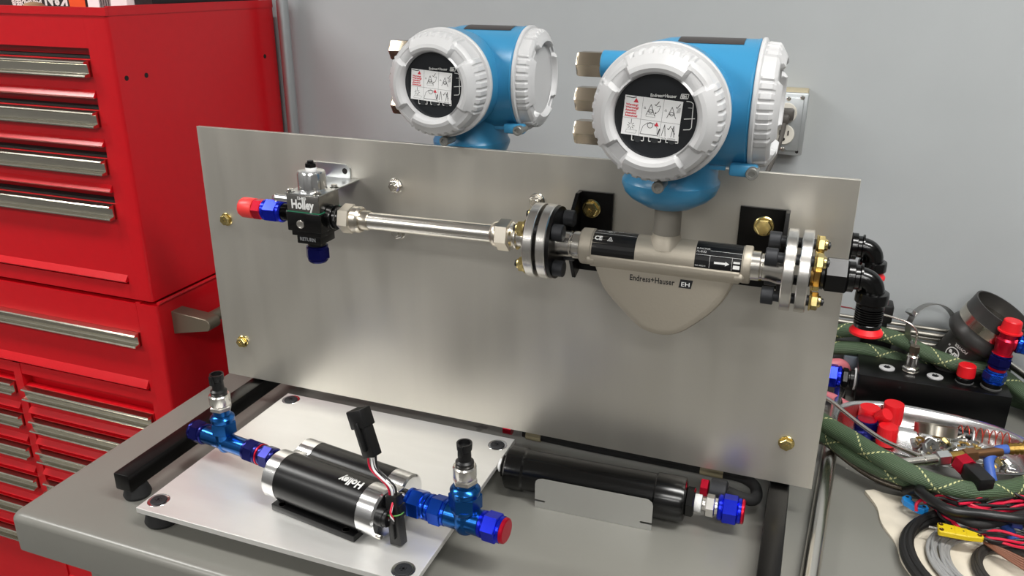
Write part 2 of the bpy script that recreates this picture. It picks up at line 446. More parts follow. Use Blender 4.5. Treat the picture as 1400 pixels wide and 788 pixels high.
# push handle on the side
hd = MB()
prof = [(0, .034), (.072, .029)]+[(.072+.012*math.sin(a), .017+.012*math.cos(a)) for a in (.5, 1.0, 1.57, 2.1, 2.6)]+[(.070, .005), (0, -.010)]
hd.extr(prof, 0, .03, Matrix(((1, 0, 0, CX+.006), (0, 0, 1, .092), (0, 1, 0, .062), (0, 0, 0, 1))), bev=.001)
hd.extr(prof, 0, .03, Matrix(((1, 0, 0, CX+.006), (0, 0, 1, .40), (0, 1, 0, .062), (0, 0, 0, 1))), bev=.001)
hd.tube([(CX+.066, .11, .08), (CX+.066, .41, .08)], .011, 16)
lab(hd.build('side_handle', mat('bronze_grey_paint', (128, 118, 102), .4, .5), rc), 'grey-brown push handle with rounded end brackets')

# packages in the chest's top tray
t = thing('black_box', 'black carton with upside-down white and orange print on top of the red chest', 'box', (-.47, .26, .55))
MB().rbox(-.66, -.338, .155, .34, .551, .66).build('carton', mat('black_print', (28, 22, 20), .5), t)
pf = plane((-.262, .1545, .70), (-1, 0, 0), (0, 0, -1))
P = Print(plane((-.338, .1546, .66), (-1, 0, 0), (0, 0, -1)))
P.text('JAQUADEE/B', .100, .0370, .0125, bold=.0006, xs=1.0); P.build('lettering', INKW, t, ang=0)
P = Print(plane((-.338, .1545, .66), (-1, 0, 0), (0, 0, -1)))
P.poly([(.001, .01), (.040, .01), (.036, .05), (.001, .05)]); P.build('orange_print', ORNG, t, ang=0)
P = Print(plane((-.338, .1545, .66), (-1, 0, 0), (0, 0, -1)))
P.text('K&N', .040, .026, .026, bold=.0012); P.build('white_print', INKW, t, ang=0)
single(MB().lathe([(0, 0), (.018, 0), (.020, .006), (.013, .014), (0, .0165)], MT(-.418, .120, .6062), 20), 'cloth_bundle', CARD, 'small brown rounded bundle on the top tray before the black carton', 'bundle', (-.418, .120, .6062))
t = thing('white_label_box', 'black carton with a white barcode label beside the black printed carton on the chest', 'box', (-.28, .25, .55))
MB().rbox(-.3350, -.2480, .155, .34, .551, .660).build('carton', WHTM, t)
P = Print(plane((-.320, .1546, .655), (1, 0, 0), (0, 0, -1)))
for i in range(14): P.poly([(.012+.0018*i, 0), (.0127+.0018*i+.0004*(i % 3), 0), (.0127+.0018*i+.0004*(i % 3), .045), (.012+.0018*i, .045)])
P.build('bar_lines', INK, t, ang=0)

single(MB().rbox(-.2460, -.2080, .170, .455, .6063, .665, .001), 'dark_carton', mat('dark_carton_print', (24, 22, 24), .5), 'plain black carton on the top right edge of the red chest', 'box', (-.227, .31, .606))
# conduit on the wall
t = thing('conduit_pipe', 'grey galvanized conduit standing against the wall right behind the red chest', 'pipe', (-.160, .468, -.9))
MB().tube([(-.160, .468, -.895), (-.166, .468, 1.885)], .0115, 20).build('pipe', GALV, t)
for z in (-.3, 1.2): MB().rbox(-.19, -.135, .479, .4995, z, z+.03, .001).build('strap', GALV, t)

# ------------------------------------------------------------------ workbench
wb = thing('workbench', 'grey enamelled steel workbench with a rounded front edge and folded apron', 'workbench', (.7, .05, -.9))
BX0, BX1, BY0, BY1 = -.0757, 1.75, -.362, .49
def rrect(x0, x1, y0, y1, r, k=5):
    out = []
    for cx, cy, a in ((x1-r, y0+r, -PI/2), (x1-r, y1-r, 0), (x0+r, y1-r, PI/2), (x0+r, y0+r, PI)):
        for i in range(k+1): out.append((cx+r*math.cos(a+PI/2*i/k), cy+r*math.sin(a+PI/2*i/k)))
    return out
base_pl = rrect(BX0, BX1, BY0, BY1, .014, 6)
def insetp(pl, d):
    cx, cy = (BX0+BX1)/2, (BY0+BY1)/2; hx, hy = (BX1-BX0)/2, (BY1-BY0)/2
    return [(cx+(x-cx)*(hx-d)/hx, cy+(y-cy)*(hy-d)/hy) for x, y in pl]
rings = [(insetp(base_pl, .010), 0.0)]
for k in range(1, 6):
    a = PI/2*k/5; rings.append((insetp(base_pl, .010*(1-math.sin(a))), -.010*(1-math.cos(a))))
rings += [(base_pl, -.055), (insetp(base_pl, .004), -.058), (insetp(base_pl, .02), -.058)]
tb = MB(); n = len(base_pl)
tb.v = [(x, y, z) for pl, z in rings for x, y in pl]
tb.f = [tuple(range(n))[::-1], tuple((len(rings)-1)*n+i for i in range(n))]+[(j*n+i, j*n+(i+1) % n, (j+1)*n+(i+1) % n, (j+1)*n+i) for j in range(len(rings)-1) for i in range(n)]
tb.build('bench_top', BENCH, wb, ang=40)
for x in (.012, 1.58):
    for y in (-.33, .38): MB().rbox(x, x+.085, y, y+.07, -.9, -.0575, .004).build('leg', BENCH, wb)
MB().box(.05, 1.62, .40, .42, -.75, -.60).build('stretcher', BENCH, wb)

# ------------------------------------------------------------------ upright panel on its stand
W, H, ZB = .9144, .4075, .0503
ps = thing('panel_stand', 'upright brushed aluminium panel bolted to a black square-tube stand on rubber feet', 'test panel', (W/2, 0, 0))
lab(MB().rbox(0, W, 0, .0063, ZB, ZB+H, .0006).build('panel', PANEL, ps, ang=20), 'large brushed aluminium sheet with faint smears')
for x0, y0, y1 in ((.040, -.288, .26), (.862, -.288, .26)):
    fb = MB().rbox(x0, x0+.0258, y0, y1, .0195, .0452, .0022).build('foot_bar', BLKP, ps)
    for y in (y0+.022, y1-.03):
        MB().lathe([(.009, 0), (.017, .0), (.0185, .004), (.0135, .0197), (0, .0197)], MT(x0+.013, y, 0), 24).build('rubber_foot', RUB, fb, off=ps['_off'])
    MB().rbox(x0, x0+.0258, .0068, .0325, .0455, .44, .002).build('upright', BLKP, ps)
MB().rbox(.0663, .8615, .15, .1755, .0199, .0450, .002).build('crossbar', BLKP, ps)
def bolt_on(parent, x, y, z, m, R=.0085, stud=False, off=None, name='bolt'):
    b = MB(); M = AX((x, y, z), (0, -1, 0))
    b.lathe([(R*1.15, 0), (R*1.2, .0006), (R*1.1, .0016), (0, .0016)], M, 24)
    b.hexn(M @ MT(0, 0, .0014), R, .0058, rot=rnd.random())
    if stud: b.cyl(M @ MT(0, 0, .006), R*.5, .0045, 14)
    else:
        for k in range(3): b.box(-.003, .003, -.0004, .0004, .0070, .0076, M @ RZ(PI*k/3+.3))
    return b.build(name, m, parent, off=off)
for x, z in ((.0347, .3185), (.0368, .1143), (.876, .111)): lab(bolt_on(ps, x, 0, z, GOLD), 'yellow zinc hex bolt head')
for x, z in ((.3284, .3978), (.5334, .3963), (.3297, .3318)): lab(bolt_on(ps, x, 0, z, STEEL, .009, True, name='lock_nut'), 'bright lock nut with stud end')

# ------------------------------------------------------------------ fittings kit (all along a local z axis)
def ANnut(M, r, h, body=None, m=BLUA, parent=None, off=None, name='nut', n=6, rot=0):
    b = MB().lathe([(r*.80, 0), (r*.90, h*.06), (r*.90, h*.16), (r*.84, h*.18), (r*.84, h*.2)], M, 28)
    b.hexn(M @ MT(0, 0, h*.18), r, h*.66, rot=rot)
    b.lathe([(r*.84, h*.82), (r*.88, h*.85), (r*.88, h*.95), (r*.8, h)], M, 28)
    return b.build(name, m, parent, off=off)
def threads(b, M, r, h, pitch=.0013):
    n = int(h/pitch); pr = []
    for i in range(n): pr += [(r, i*pitch), (r*.93, (i+.5)*pitch)]
    pr += [(r, n*pitch)]
    return b.lathe(pr, M, 20)

# ------------------------------------------------------------------ pressure regulator
pr = thing('pressure_regulator', 'fuel pressure regulator with polished cap, black body and red-capped blue inlet on the panel', 'regulator', (.245, -.075, .30))
RXc, RYc, RZc = .245, -.075, .3675
b = MB().rbox(.2185, .2705, -.1005, -.0495, .350, .376, .0015)
b.rbox(.222, .267, -.097, -.053, .343, .352, .001)
b.rbox(.2265, .2625, -.093, -.057, .331, .344, .001)
b.cyl(AX((.270, RYc, RZc), (1, 0, 0)), .0165, .008, 32); b.cyl(AX((.2185, RYc, RZc), (-1, 0, 0)), .0145, .005, 28)
b.build('body', BLKG, pr)
lab(MB().rbox(.2190, .2700, -.1000, -.0500, .376, .3768, .0002).build('gasket', mat('green_gasket', (30, 110, 80), .6), pr), 'thin green gasket line')
MB().rbox(.2195, .2695, -.0995, -.0505, .3768, .4005, .0018).build('bonnet', mat('bonnet_metal', (158, 156, 152), .26, 1), pr)
MB().lathe([(.0195, .4005), (.0195, .404), (.0190, .4045), (.0190, .424), (.0175, .4275), (.011, .4285), (0, .4285)], MT(RXc, RYc, 0), 40).build('bonnet_cap', ALC, pr)
b = MB().cyl(MT(RXc, RYc, .4285), .0072, .0035, 24); lab(b.build('washer', WHTM, pr), 'white washer')
b = MB().hexn(MT(RXc, RYc, .432), .0078, .006).cyl(MT(RXc, RYc, .438), .0042, .003, 14); b.build('adjusting_nut', BLKG, pr)
for sx in (-1, 1):
    for sy in (-1, 1):
        MB().cyl(MT(RXc+sx*.0205, RYc+sy*.0205, .4022), .0042, .0042, 18, .0008).cyl(MT(RXc+sx*.0205, RYc+sy*.0205, .4005), .006, .0017, 18).build('cap_screw', STEEL, pr)
br = MB().extr([(.19, .4215), (.252, .4215), (.2585, .4165), (.2585, .4005), (.250, .3985), (.19, .3985)], 0, .0022, Matrix(((1, 0, 0, 0), (0, 0, -1, -.0001), (0, 1, 0, 0), (0, 0, 0, 1))))
br.rbox(.219, .272, -.101, -.001, .4004, .4022, .0004)
b_ = br.build('bracket', ZINC, pr)
MB().cyl(AX((.2505, -.0023, .412), (0, -1, 0)), .0042, .0003, 18).build('slot', DARK, b_, off=pr['_off'])
b = MB().tube([(.2195, -.09, .390), (.205, -.09, .390), (.2, -.09, .390)], .0048, 14); b.lathe([(.0048, 0), (.006, .002), (.003, .008), (0, .008)], AX((.2, -.09, .39), (-1, 0, 0)), 16)
b.build('vacuum_port', ALC, pr)
b = MB().lathe([(.0052, 0), (.0058, .0012), (.0046, .0016), (.003, .0010), (0, .001)], AX((.2395, -.1005, .3605), (0, -1, 0)), 20)
lab(b.build('port_plug', STEEL, pr), 'bright slotted plug')
P = Print(plane((.2205, -.09985, .3768), (1, 0, 0), (0, 0, 1))); P.text('Holley', .0065, .0050, .0165, xs=.78, bold=.0007); P.text('12-803', .016, .0172, .0055, xs=.9, bold=.0003)
P.build('lettering', INKW, pr, ang=0)
P = Print(plane((.2265, -.09315, .331), (1, 0, 0), (0, 0, 1))); P.text('RETURN', .0045, .0045, .0068, xs=.95, bold=.0002); P.build('lettering', INKG, pr, ang=0)
# inlet side: black collar, blue nut, dark red hex, red cap
M = AX((.2135, RYc, RZc-.001), (-1, 0, 0))
b = MB().cyl(M, .0125, .006, 28); threads(b, M @ MT(0, 0, .006), .0115, .012); b.build('inlet_collar', BLKG, pr)
ANnut(M @ MT(0, 0, .0165), .0165, .032, m=BLUA, parent=pr, name='inlet_nut', rot=.3)
b = MB().hexn(M @ MT(0, 0, .0485), .0150, .0145, rot=.1); lab(b.build('cap_hex', REDA, pr), 'crimson hex')
b = MB().lathe([(.0140, 0), (.0145, .002), (.0145, .018), (.0125, .0225), (.009, .024), (0, .024)], M @ MT(0, 0, .063), 12)
lab(b.build('dust_cap', PINK, pr), 'light red ribbed plastic cap')
# return port: black neck and dark blue cap
b = MB().cyl(MT(RXc, RYc, .322), .0125, .010, 24); b.build('return_collar', BLKG, pr)
b = MB().hexn(MT(RXc, RYc, .306), .0165, .017, rot=.2).lathe([(0, .3015), (.0115, .3015), (.0135, .304), (.0135, .307)], MT(RXc, RYc, 0), 28).lathe([(.0145, .321), (.0145, .3245), (.012, .3255)], MT(RXc, RYc, 0), 28)
b.build('return_cap', BLUD, pr)
# outlet: black collar
M = AX((.278, RYc, RZc), (1, 0, 0))
b = MB().cyl(M, .0140, .010, 28).hexn(M @ MT(0, 0, .003), .0165, .005); b.build('outlet_collar', BLKG, pr)

# ------------------------------------------------------------------ stainless tube between regulator and flange
ft = thing('fuel_tube', 'straight polished stainless tube with a hex nut at each end along the panel', 'tube', (.41, -.076, .3675))
p0, p1 = Vector((.2885, -.075, .3677)), Vector((.5475, -.0795, .3722)); d = (p1-p0).normalized(); M = AX(p0, d)
def step(h): return M @ MT(0, 0, h)
b = MB().cyl(step(.030), .0112, .198, 36); b.build('tube', STEEL, ft)
b = MB().hexn(step(.0), .0195, .018, rot=.25).lathe([(.0165, .018), (.0175, .019), (.0175, .027), (.015, .030), (.0122, .030)], M, 32)
b.lathe([(.0128, .030), (.0128, .040), (.0118, .042)], M, 32); lab(b.build('tube_nut', NICK, ft), 'nickel hex nut with sleeve')
b = MB().lathe([(.0125, .215), (.0145, .217), (.0160, .220), (.0160, .223)], M, 32).hexn(step(.222), .0195, .0185, rot=.25)
lab(b.build('tube_nut', NICK, ft), 'nickel hex nut with sleeve')
b = MB().lathe([(.0165, .2405), (.0175, .242), (.0150, .245), (.0115, .247), (.0165, .2475), (.0165, .2495), (.0125, .250), (.0120, .256), (.0150, .257), (.0150, .262)], M, 32)
b.build('union', STEEL, ft)

# ------------------------------------------------------------------ transmitter head
def lid(parent, M, kind, off):
    """ribbed screw cover; local z outwards. kind 'glass' has a display window"""
    N = 240; prof = [(.0625, 0), (.0665, .0005), (.0672, .002), (.0672, .0065), (.0660, .008), (.0628, .0085), (.0620, .012), (.0610, .028), (.0600, .030), (.0570, .0335), (.0555, .0345), (.0535, .0385), (.0500, .0415), (.0460, .0425), (.0425, .0410), (.0405, .0375), (.0398, .0330), (.0396, .0290)]
    if kind != 'glass': prof = [(r_, h_*.62) for r_, h_ in prof[:13]]+[(.0485, .0262), (.0470, .0250), (.0455, .0200), (.0450, .0190), (.044, .0185)]
    def mod(j, r, h, a):
        d = math.degrees(a) % 90; g = abs(d-45)
        if j in (7, 6, 8):   # ribs round the skirt, in four groups
            u = (math.degrees(a) % 9)
            if u < 4.6 and g > 12: r += .0017
        if j in (9, 10): 
            if g > 14: r += .0016
        if 9 < j < 15 and kind == 'glass' or 9 < j < 15:
            if 9 < g < 13: k = (13-g)/4
            elif g <= 9: k = 1
            else: k = 0
            h -= k*(0, .0045, .0068, .0070, .0060)[j-10]
            if j == 10: r -= k*.002
        return r, h
    b = MB(); b.lathe(prof, M, N, mod); b.f = [f for f in b.f if len(f) == 4]
    o = b.build('screw_cover', WHT, parent, ang=22)
    if kind == 'glass':
        g = MB().lathe([(0, .0283), (.0398, .0285)], M, 48).build('display_glass', GLASS, o, off=off)
    else:
        MB().lathe([(0, .0187), (.040, .0187), (.0455, .0183)], M, 48).build('cover_face', WHT, o, off=off)
    return o
def card_art(parent, M, off, rot):
    """display lettering and the warning card behind the window; local xy on the glass, z outwards"""
    M = M @ MT(0, 0, .0288)
    f = lambda u, v: M @ Vector((u, v, .0006))
    P = Print(f)
    P.text('Endress+Hauser', -.006, .0185, .0042, xs=.88, bold=.00008); P.stroke([(.0222, .0182), (.0290, .0182), (.0298, .0222), (.0230, .0222), (.0222, .0182)], .0007); P.text('EH', .0235, .0188, .0035, bold=.0002)
    P.stroke([(-.026, .016), (-.0300, .0145), (-.030, -.010), (-.0285, -.0115)], .0007); P.stroke([(.028, .016), (.0325, .0155), (.0345, .014), (.0345, -.008), (.0330, -.010), (.027, -.0105)], .0007)
    P.stroke([(.027, -.0005), (.0370, .0005)], .0007); P.stroke([(.0300, .010), (.0340, .010)], .0003)
    for k in range(3):
        x = -.0215+.0165*k; P.stroke([(x, -.017), (x, -.0235), (x+.002, -.0235)], .0008); P.stroke([(x+.0115, -.017), (x+.0115, -.0235), (x+.009, -.0235)], .0008)
    P.build('display_print', INKW, parent, off=off, ang=0)
    K = M @ MT(0, 0, .0004)
    b = MB()
    for k in range(3): b.cyl(M @ MT(-.0158+.0165*k, -.0215, 0), .0036, .0008, 16)
    b.build('optical_key', mat('key_dark', (48, 50, 52), .3), parent, off=off)
    Cm = M @ MT(-.0035, -.0012, .0008) @ RZ(rot)
    b = MB().box(-.0275, .0275, -.0185, .0185, 0, .0004, Cm); c = b.build('warning_card', WHTM, parent, off=off, ang=0)
    g = lambda u, v: Cm @ Vector((u, v, .00055))
    G = Print(g)
    G.stroke([(-.0275, -.0025), (.0275, -.0025)], .00022); G.stroke([(-.010, .0185), (-.010, -.0185)], .00022); G.stroke([(.0098, .0185), (.0098, -.0185)], .00022)
    G.stroke([(-.0265, .0172), (-.020, .0166), (-.0165, .0176)], .0008)
    for cx in (-.0015, .0185):
        G.stroke([(cx-.0042, .0020), (cx-.0003, .0125), (cx+.0042, .0020)], .0005); G.circ(cx, .0060, .0019, .0005, 10); G.stroke([(cx-.0028, .0055), (cx+.0028, .0055)], .0004)
        G.stroke([(cx+.0030, .0130), (cx+.0042, .0118), (cx+.0070, .0160)], .0006); G.stroke([(cx-.0070, .008), (cx-.006, .0098), (cx-.005, .008), (cx-.0070, .008)], .0003)
    G.stroke([(-.0055, .0008), (.0032, .0008), (.0032, .0032), (-.0055, .0032), (-.0055, .0008)], .0002)
    G.stroke([(.0035, .0110), (.0072, .0122), (.006, .0070), (.0032, .0045)], .0004); G.poly([(.0025, .0040), (.0042, .0045), (.0032, .0060)])
    for i in range(6): G.stroke([(.0225+.0002*i, .0075+.0008*i), (.0262, .0085+.0008*i)], .00025)
    for i in range(8):
        a = 2*PI*i/8; G.stroke([(-.0187+.0015*math.cos(a), -.0095+.0015*math.sin(a)), (-.0187+.0036*math.cos(a), -.0095+.0036*math.sin(a))], .0005)
    G.stroke([(-.0187, -.0025-.0008), (-.0187, -.0065)], .0005); G.stroke([(-.0235, -.0165), (-.0135, -.0165), (-.0125, -.0135), (-.0225, -.0135), (-.0235, -.0165)], .0002)
    G.stroke([(-.0090, -.0160), (-.0070, -.0085), (-.003, -.0050), (.003, -.0050), (.0065, -.0085), (.0075, -.0150)], .0004); G.circ(-.0003, -.0070, .0026, .0005); G.stroke([(-.009, -.0160), (.0090, -.0160)], .0005)
    G.stroke([(.0080, -.0150), (.0092, -.0090)], .0011)
    G.stroke([(.0115, -.0155), (.0135, -.0045), (.0152, -.0155)], .0005); G.stroke([(.0165, -.0075), (.0175, -.009), (.0195, -.0050)], .0006)
    G.stroke([(.0205, -.0155), (.0222, -.0045), (.0235, -.0155)], .0005); G.stroke([(.0203, -.0065), (.0240, -.0125)], .0006)
    G.text('Mat-Nr. 50097996', .011, -.0179, .0019)
    G.build('card_drawings', INK, c, off=off, ang=0)
    G = Print(g)
    G.poly([(-.0190, .0125), (-.0140, .0125), (-.0165, .0168)]); G.poly([(.0035, -.0072), (.0080, -.0072), (.0057, -.0032)])
    for i, s in enumerate(('Warning!', 'Warnung!', 'Attention!', '¡Atención!', 'Attenzione!')): G.text(s, -.0258, .0092-.0026*i, .0027, xs=1.15 if i < 2 else .95, bold=.00012)
    G.build('card_warning_text', INKR, c, off=off, ang=0)

def head(root, ox, oy, oz, rot, off, card=True, gx=0):
    """transmitter head on a neck axis at (ox, oy); oz = bottom of the bowl"""
    M = MT(ox, oy, oz) @ RZ(rot); zc = .116
    b = MB()
    R = .0655
    b.lathe([(0, -.060), (.020, -.059), (.040, -.053), (.052, -.043), (.060, -.030), (.0645, -.012), (R, .0), (R, .078), (R+.001, .080), (R-.001, .082), (.05, .082), (0, .082)], M @ MT(0, 0, zc) @ RY(PI/2), 72)
    b.lathe([(.050, 0), (.058, .020), (.0625, .045), (R, .060), (R, .086), (.060, .0865), (0, .0865)], M @ MT(0, 0, zc) @ RX(PI/2), 72)
    b.lathe([(0, 0), (.024, 0), (.027, .001), (.043, .010), (.0500, .017), (.0535, .026), (.0535, .030), (.0505, .035), (.0500, .060), (.0500, .080)], M, 64)
    b.rbox(-.012, .060, -.0245, -.0185, .050, .056, .001, M)
    b.rbox(.066, .094, -.050, -.036, .050, .063, .003, M)
    b.rbox(.030, .040, -.066, -.058, .13, .134, .001, M)
    b.cyl(M @ MT(-.060, .012, .149-gx*.4) @ RY(-PI/2), .0155, .026+gx, 32)
    b.cyl(M @ MT(-.058, .012, .111) @ RY(-PI/2), .0145, .020+gx, 32); b.cyl(M @ MT(-.058, .012, .074) @ RY(-PI/2), .0145, .020+gx, 32)
    b.rbox(-.060, -.02, -.01, .035, .060, .163, .006, M)
    b.build('housing', BLUH, root, ang=30)
    f = lambda u, v: M @ Vector((u, -(R+.0004)*math.sin(v), zc+(R+.0004)*math.cos(v)))
    P = Print(f); n = 8
    for i in range(n): P.put([(.000, -.05+.42*i/n), (.066, -.05+.42*i/n), (.066, -.05+.42*(i+1)/n), (.000, -.05+.42*(i+1)/n)], [(0, 1, 2, 3)])
    lab(P.build('name_plate', mat('plate_dark', (48, 42, 40), .35), root), 'dark strip across the top of the housing')
    for z in (.149, .111, .074):
        Mg = M @ MT((-.084 if z > .14 else -.078)-gx, .012, z-gx*.4) @ RY(-PI/2)
        h = .0295 if z > .14 else .036
        g = MB().lathe([(.0140, 0), (.0150, .001), (.0150, h-.003), (.0135, h)], Mg @ RZ(PI/6), 6); g.f = [q for q in g.f if len(q) == 4]
        g.ring(Mg @ MT(0, 0, h-.002), .0128, .0085, .0015, 24).cyl(Mg @ MT(0, 0, h-.012), .0120, .009, 20)
        lab(g.build('hex_adapter', mat('gland_nickel', (176, 164, 146), .27, 1), root), 'dull nickel hex conduit adapter')
    Ml = M @ MT(0, -.0865, zc) @ RX(PI/2)
    l1 = lid(root, Ml, 'glass', off)
    if card: card_art(root, Ml, off, -.07)
    Mr = M @ MT(.082, 0, zc) @ RY(PI/2)
    l2 = lid(root, Mr, 'blind', off)
    fr = lambda u, v: Mr @ Vector(((.0425+v)*math.cos(u/.0425), (.0425+v)*math.sin(u/.0425), .0325))
    P = Print(lambda u, v: Mr @ Vector(((.0415+v)*math.cos(-u/.0415+1.3+PI/2), (.0415+v)*math.sin(-u/.0415+1.3+PI/2), .0191)))
    P.text('KEEP TIGHT WHILE CIRCUITS ARE ALIVE IN EXPLOSIVE ATMOSPHERES', 0, 0, .0042, bold=.0001); P.build('raised_lettering', WHT, l2, off=off, ang=0)
    for Mq in (M @ MT(.004, -.094, .044) @ RX(PI/2), M @ MT(.0895, -.0545, .0565) @ RX(PI/2)):
        s = MB().lathe([(.0058, 0), (.0062, .001), (.0062, .006), (.0055, .007), (.0032, .007), (.0030, .005), (0, .005)], Mq, 24); s.lathe([(.0058, -.02), (.0058, 0)], Mq, 16)
        s.build('clamp_screw', mat('clamp_grey', (150, 150, 146), .4, .7), root)

def disc_bolts(root, xs, r, x0, x1, head_dir, off, mats, yz):
    for k in range(4):
        a = PI/4+PI/2*k+.12; y = yz[0]+r*math.cos(a); z = yz[1]+r*math.sin(a)
        hx, nx = (x1, x0) if head_dir > 0 else (x0, x1)
        b = MB().cyl(AX((hx, y, z), (head_dir, 0, 0)), .0098, .013, 24, .0008).lathe([(.0048, .011), (.0048, .0132)], AX((hx, y, z), (head_dir, 0, 0)), 6)
        b.cyl(AX((x0-.004, y, z), (1, 0, 0)), .0058, x1-x0+.008, 14, 0)
        b.build('flange_bolt', mats[0], root)
        M = AX((nx, y, z), (-head_dir, 0, 0))
        b = MB().lathe([(.0105, 0), (.0112, .0008), (.0105, .002), (.009, .002)], M, 24).hexn(M @ MT(0, 0, .0018), .0098, .0075, rot=.2).lathe([(.0068, .009), (.0062, .0115), (.0045, .0125), (0, .0125)], M, 18)
        b.build('flange_nut', mats[1], root)
        MB().lathe([(.0042, .0122), (.004, .0145), (0, .0155)], M, 14).build('stud_tip', BLKPL, root)

def sensor(root, ys, off, zax, x_off=0, front=True):
    """coriolis sensor body along x at (ys, zax)"""
    M = Matrix(((1, 0, 0, x_off), (0, 1, 0, ys), (0, 0, 1, zax), (0, 0, 0, 1)))
    b = MB()
    Mx = M @ MT(.618, 0, 0) @ RY(PI/2)
    b.lathe([(.014, 0), (.0195, .0), (.0212, .0015), (.0214, .003), (.0214, .0145), (.0206, .0155), (.0205, .1855), (.0213, .1865), (.0213, .193), (.0205, .1945), (.014, .1945)], Mx, 56)
    # belly: outline in xz, thick in y, rounded rim
    out = [(.634, -.012), (.6385, -.024), (.646, -.042), (.655, -.0535), (.664, -.0625), (.677, -.0750), (.689, -.0860), (.698, -.0915), (.708, -.0945), (.718, -.0955), (.728, -.0948), (.738, -.0915), (.748, -.0858), (.762, -.0735), (.775, -.0605), (.786, -.0460), (.792, -.034), (.7955, -.024), (.799, -.012)]
    out = [tuple(p) for p in [(v.x, v.y) for v in smooth_path([(x, z, 0) for x, z in out], 3)]]
    B = Matrix(((1, 0, 0, x_off), (0, 0, -1, ys), (0, 1, 0, zax), (0, 0, 0, 1)))
    c = Vector((.7165, -.035)); hs = [(-.0165, .16), (-.0160, .10), (-.0145, .045), (-.011, .013), (-.006, .001), (-.002, 0), (.002, 0), (.006, .001), (.011, .013), (.0145, .045), (.0160, .10), (.0165, .16)]
    poly = out+[(.801, 0), (.633, 0)]
    rings = [([(c.x+(x-c.x)*(1-s), (c.y+(z-c.y)*(1-s)) if z < -.015 else z) for x, z in poly], h) for h, s in hs]
    n = len(poly); vs = [(p[0], p[1], h) for pl, h in rings for p in pl]
    fs = [(j*n+i, j*n+(i+1) % n, (j+1)*n+(i+1) % n, (j+1)*n+i) for j in range(len(rings)-1) for i in range(n)]+[tuple(range(n))[::-1], tuple((len(rings)-1)*n+i for i in range(n))]
    b.add(vs, fs, B)
    # shoulder ledges each side under the tube
    sh = [(-.0200, -.0035), (-.0214, -.0052), (-.0217, -.008), (-.0212, -.0115), (-.0192, -.0150), (-.0165, -.0185), (.0165, -.0185), (.0192, -.0150), (.0212, -.0115), (.0217, -.008), (.0214, -.0052), (.0200, -.0035)]
    b.extr(sh, .632, .803, M @ Matrix(((0, 0, 1, 0), (1, 0, 0, 0), (0, 1, 0, 0), (0, 0, 0, 1))), bev=.0015)
    for x in (.634, .801): b.lathe([(0, -.007), (.004, -.006), (.0060, -.004), (.0060, .004), (.004, .006), (0, .007)], M @ MT(x, -.0160, -.0100) @ RY(PI/2), 20)
    b.lathe([(.0200, .010), (.0185, .0165), (.0168, .0210), (.0160, .0235), (.0156, .026)], M @ MT(.7165, 0, 0), 40)
    b.build('sensor_housing', CAST, root, ang=30)
    MB().lathe([(.0152, .015), (.0152, .066)], M @ MT(.7165, 0, 0), 40).build('neck', CASTS, root)
    for sx, xa in ((-1, .618), (1, .8125)):
        b = MB().lathe([(.0165, 0), (.0165, .009), (.0145, .0105), (.0145, .012), (.0155, .013), (.0155, .020), (.0175, .030), (.0175, .034)], M @ MT(xa, 0, 0) @ RY(sx*PI/2), 36)
        b.build('process_neck', STEEL, root)

def flange(root, x, t, off, ys, zax, m=STEELR, name='flange', R=.0452):
    MB().lathe([(.015, 0), (R-.001, 0), (R, .001), (R, t-.001), (R-.001, t), (.015, t)], MT(x, ys, zax) @ RY(PI/2), 64).build(name, m, root)

YS, ZAX = -.08, .3705
fm = thing('flow_meter', 'front flow meter with blue display head and cast sensor body flanged along the panel', 'flow meter', (.7165, YS, .28))
off = fm['_off']
sensor(fm, YS, off, ZAX)
head(fm, .7165, YS, .4285, 0, off)
flange(fm, .5735, .0115, off, YS, ZAX); flange(fm, .8465, .0115, off, YS, ZAX)
MB().lathe([(.015, 0), (.0435, 0), (.0435, .0045), (.015, .0045)], MT(.5850, YS, ZAX) @ RY(PI/2), 48).build('backing_ring', BLKP, fm)
for xs in ((.5560, .5895, 1), (.8400, .8765, -1)):
    disc_bolts(fm, None, .0325, xs[0], xs[1], xs[2], off, (DGREY, GOLD if xs[2] > 0 else GOLD), (YS, ZAX))
lf = thing('pipe_flange', 'left mating steel flange between the straight tube and the front flow meter', 'flange', (.562, YS, ZAX-.0465))
MB().lathe([(.012, 0), (.0445, 0), (.0452, .001), (.0452, .0105), (.0445, .0115), (.012, .0115)], MT(.5578, YS, ZAX) @ RY(PI/2), 64).build('flange_disc', STEELR, lf)
MB().lathe([(.012, 0), (.0165, 0), (.0165, .006), (.0135, .007), (.0135, .011)], MT(.5578, YS, ZAX) @ RY(-PI/2), 32).build('hub', STEELR, lf)
lf = thing('pipe_flange', 'right mating steel flange between the front flow meter and the black elbow', 'flange', (.87, YS, ZAX-.0465))
MB().lathe([(.012, 0), (.0445, 0), (.0452, .001), (.0452, .0105), (.0445, .0115), (.012, .0115)], MT(.8620, YS, ZAX) @ RY(PI/2), 64).build('flange_disc', STEELR, lf)
M = MT(.875, YS, ZAX) @ RY(PI/2)
b = MB().lathe([(.0165, 0), (.0165, .003), (.0135, .004)], M, 28); b.hexn(M @ MT(0, 0, .002), .0175, .009, rot=.2)
lab(b.build('hex_adapter', mat('heat_tinted_steel', (176, 140, 84), .28, 1, noise=.35, nscale=60), lf), 'heat-tinted golden brown hex')
MB().lathe([(.012, .010), (.0135, .0105), (.0135, .012), (.0115, .0125), (.0115, .014)], M, 28).build('stub', STEEL, lf)

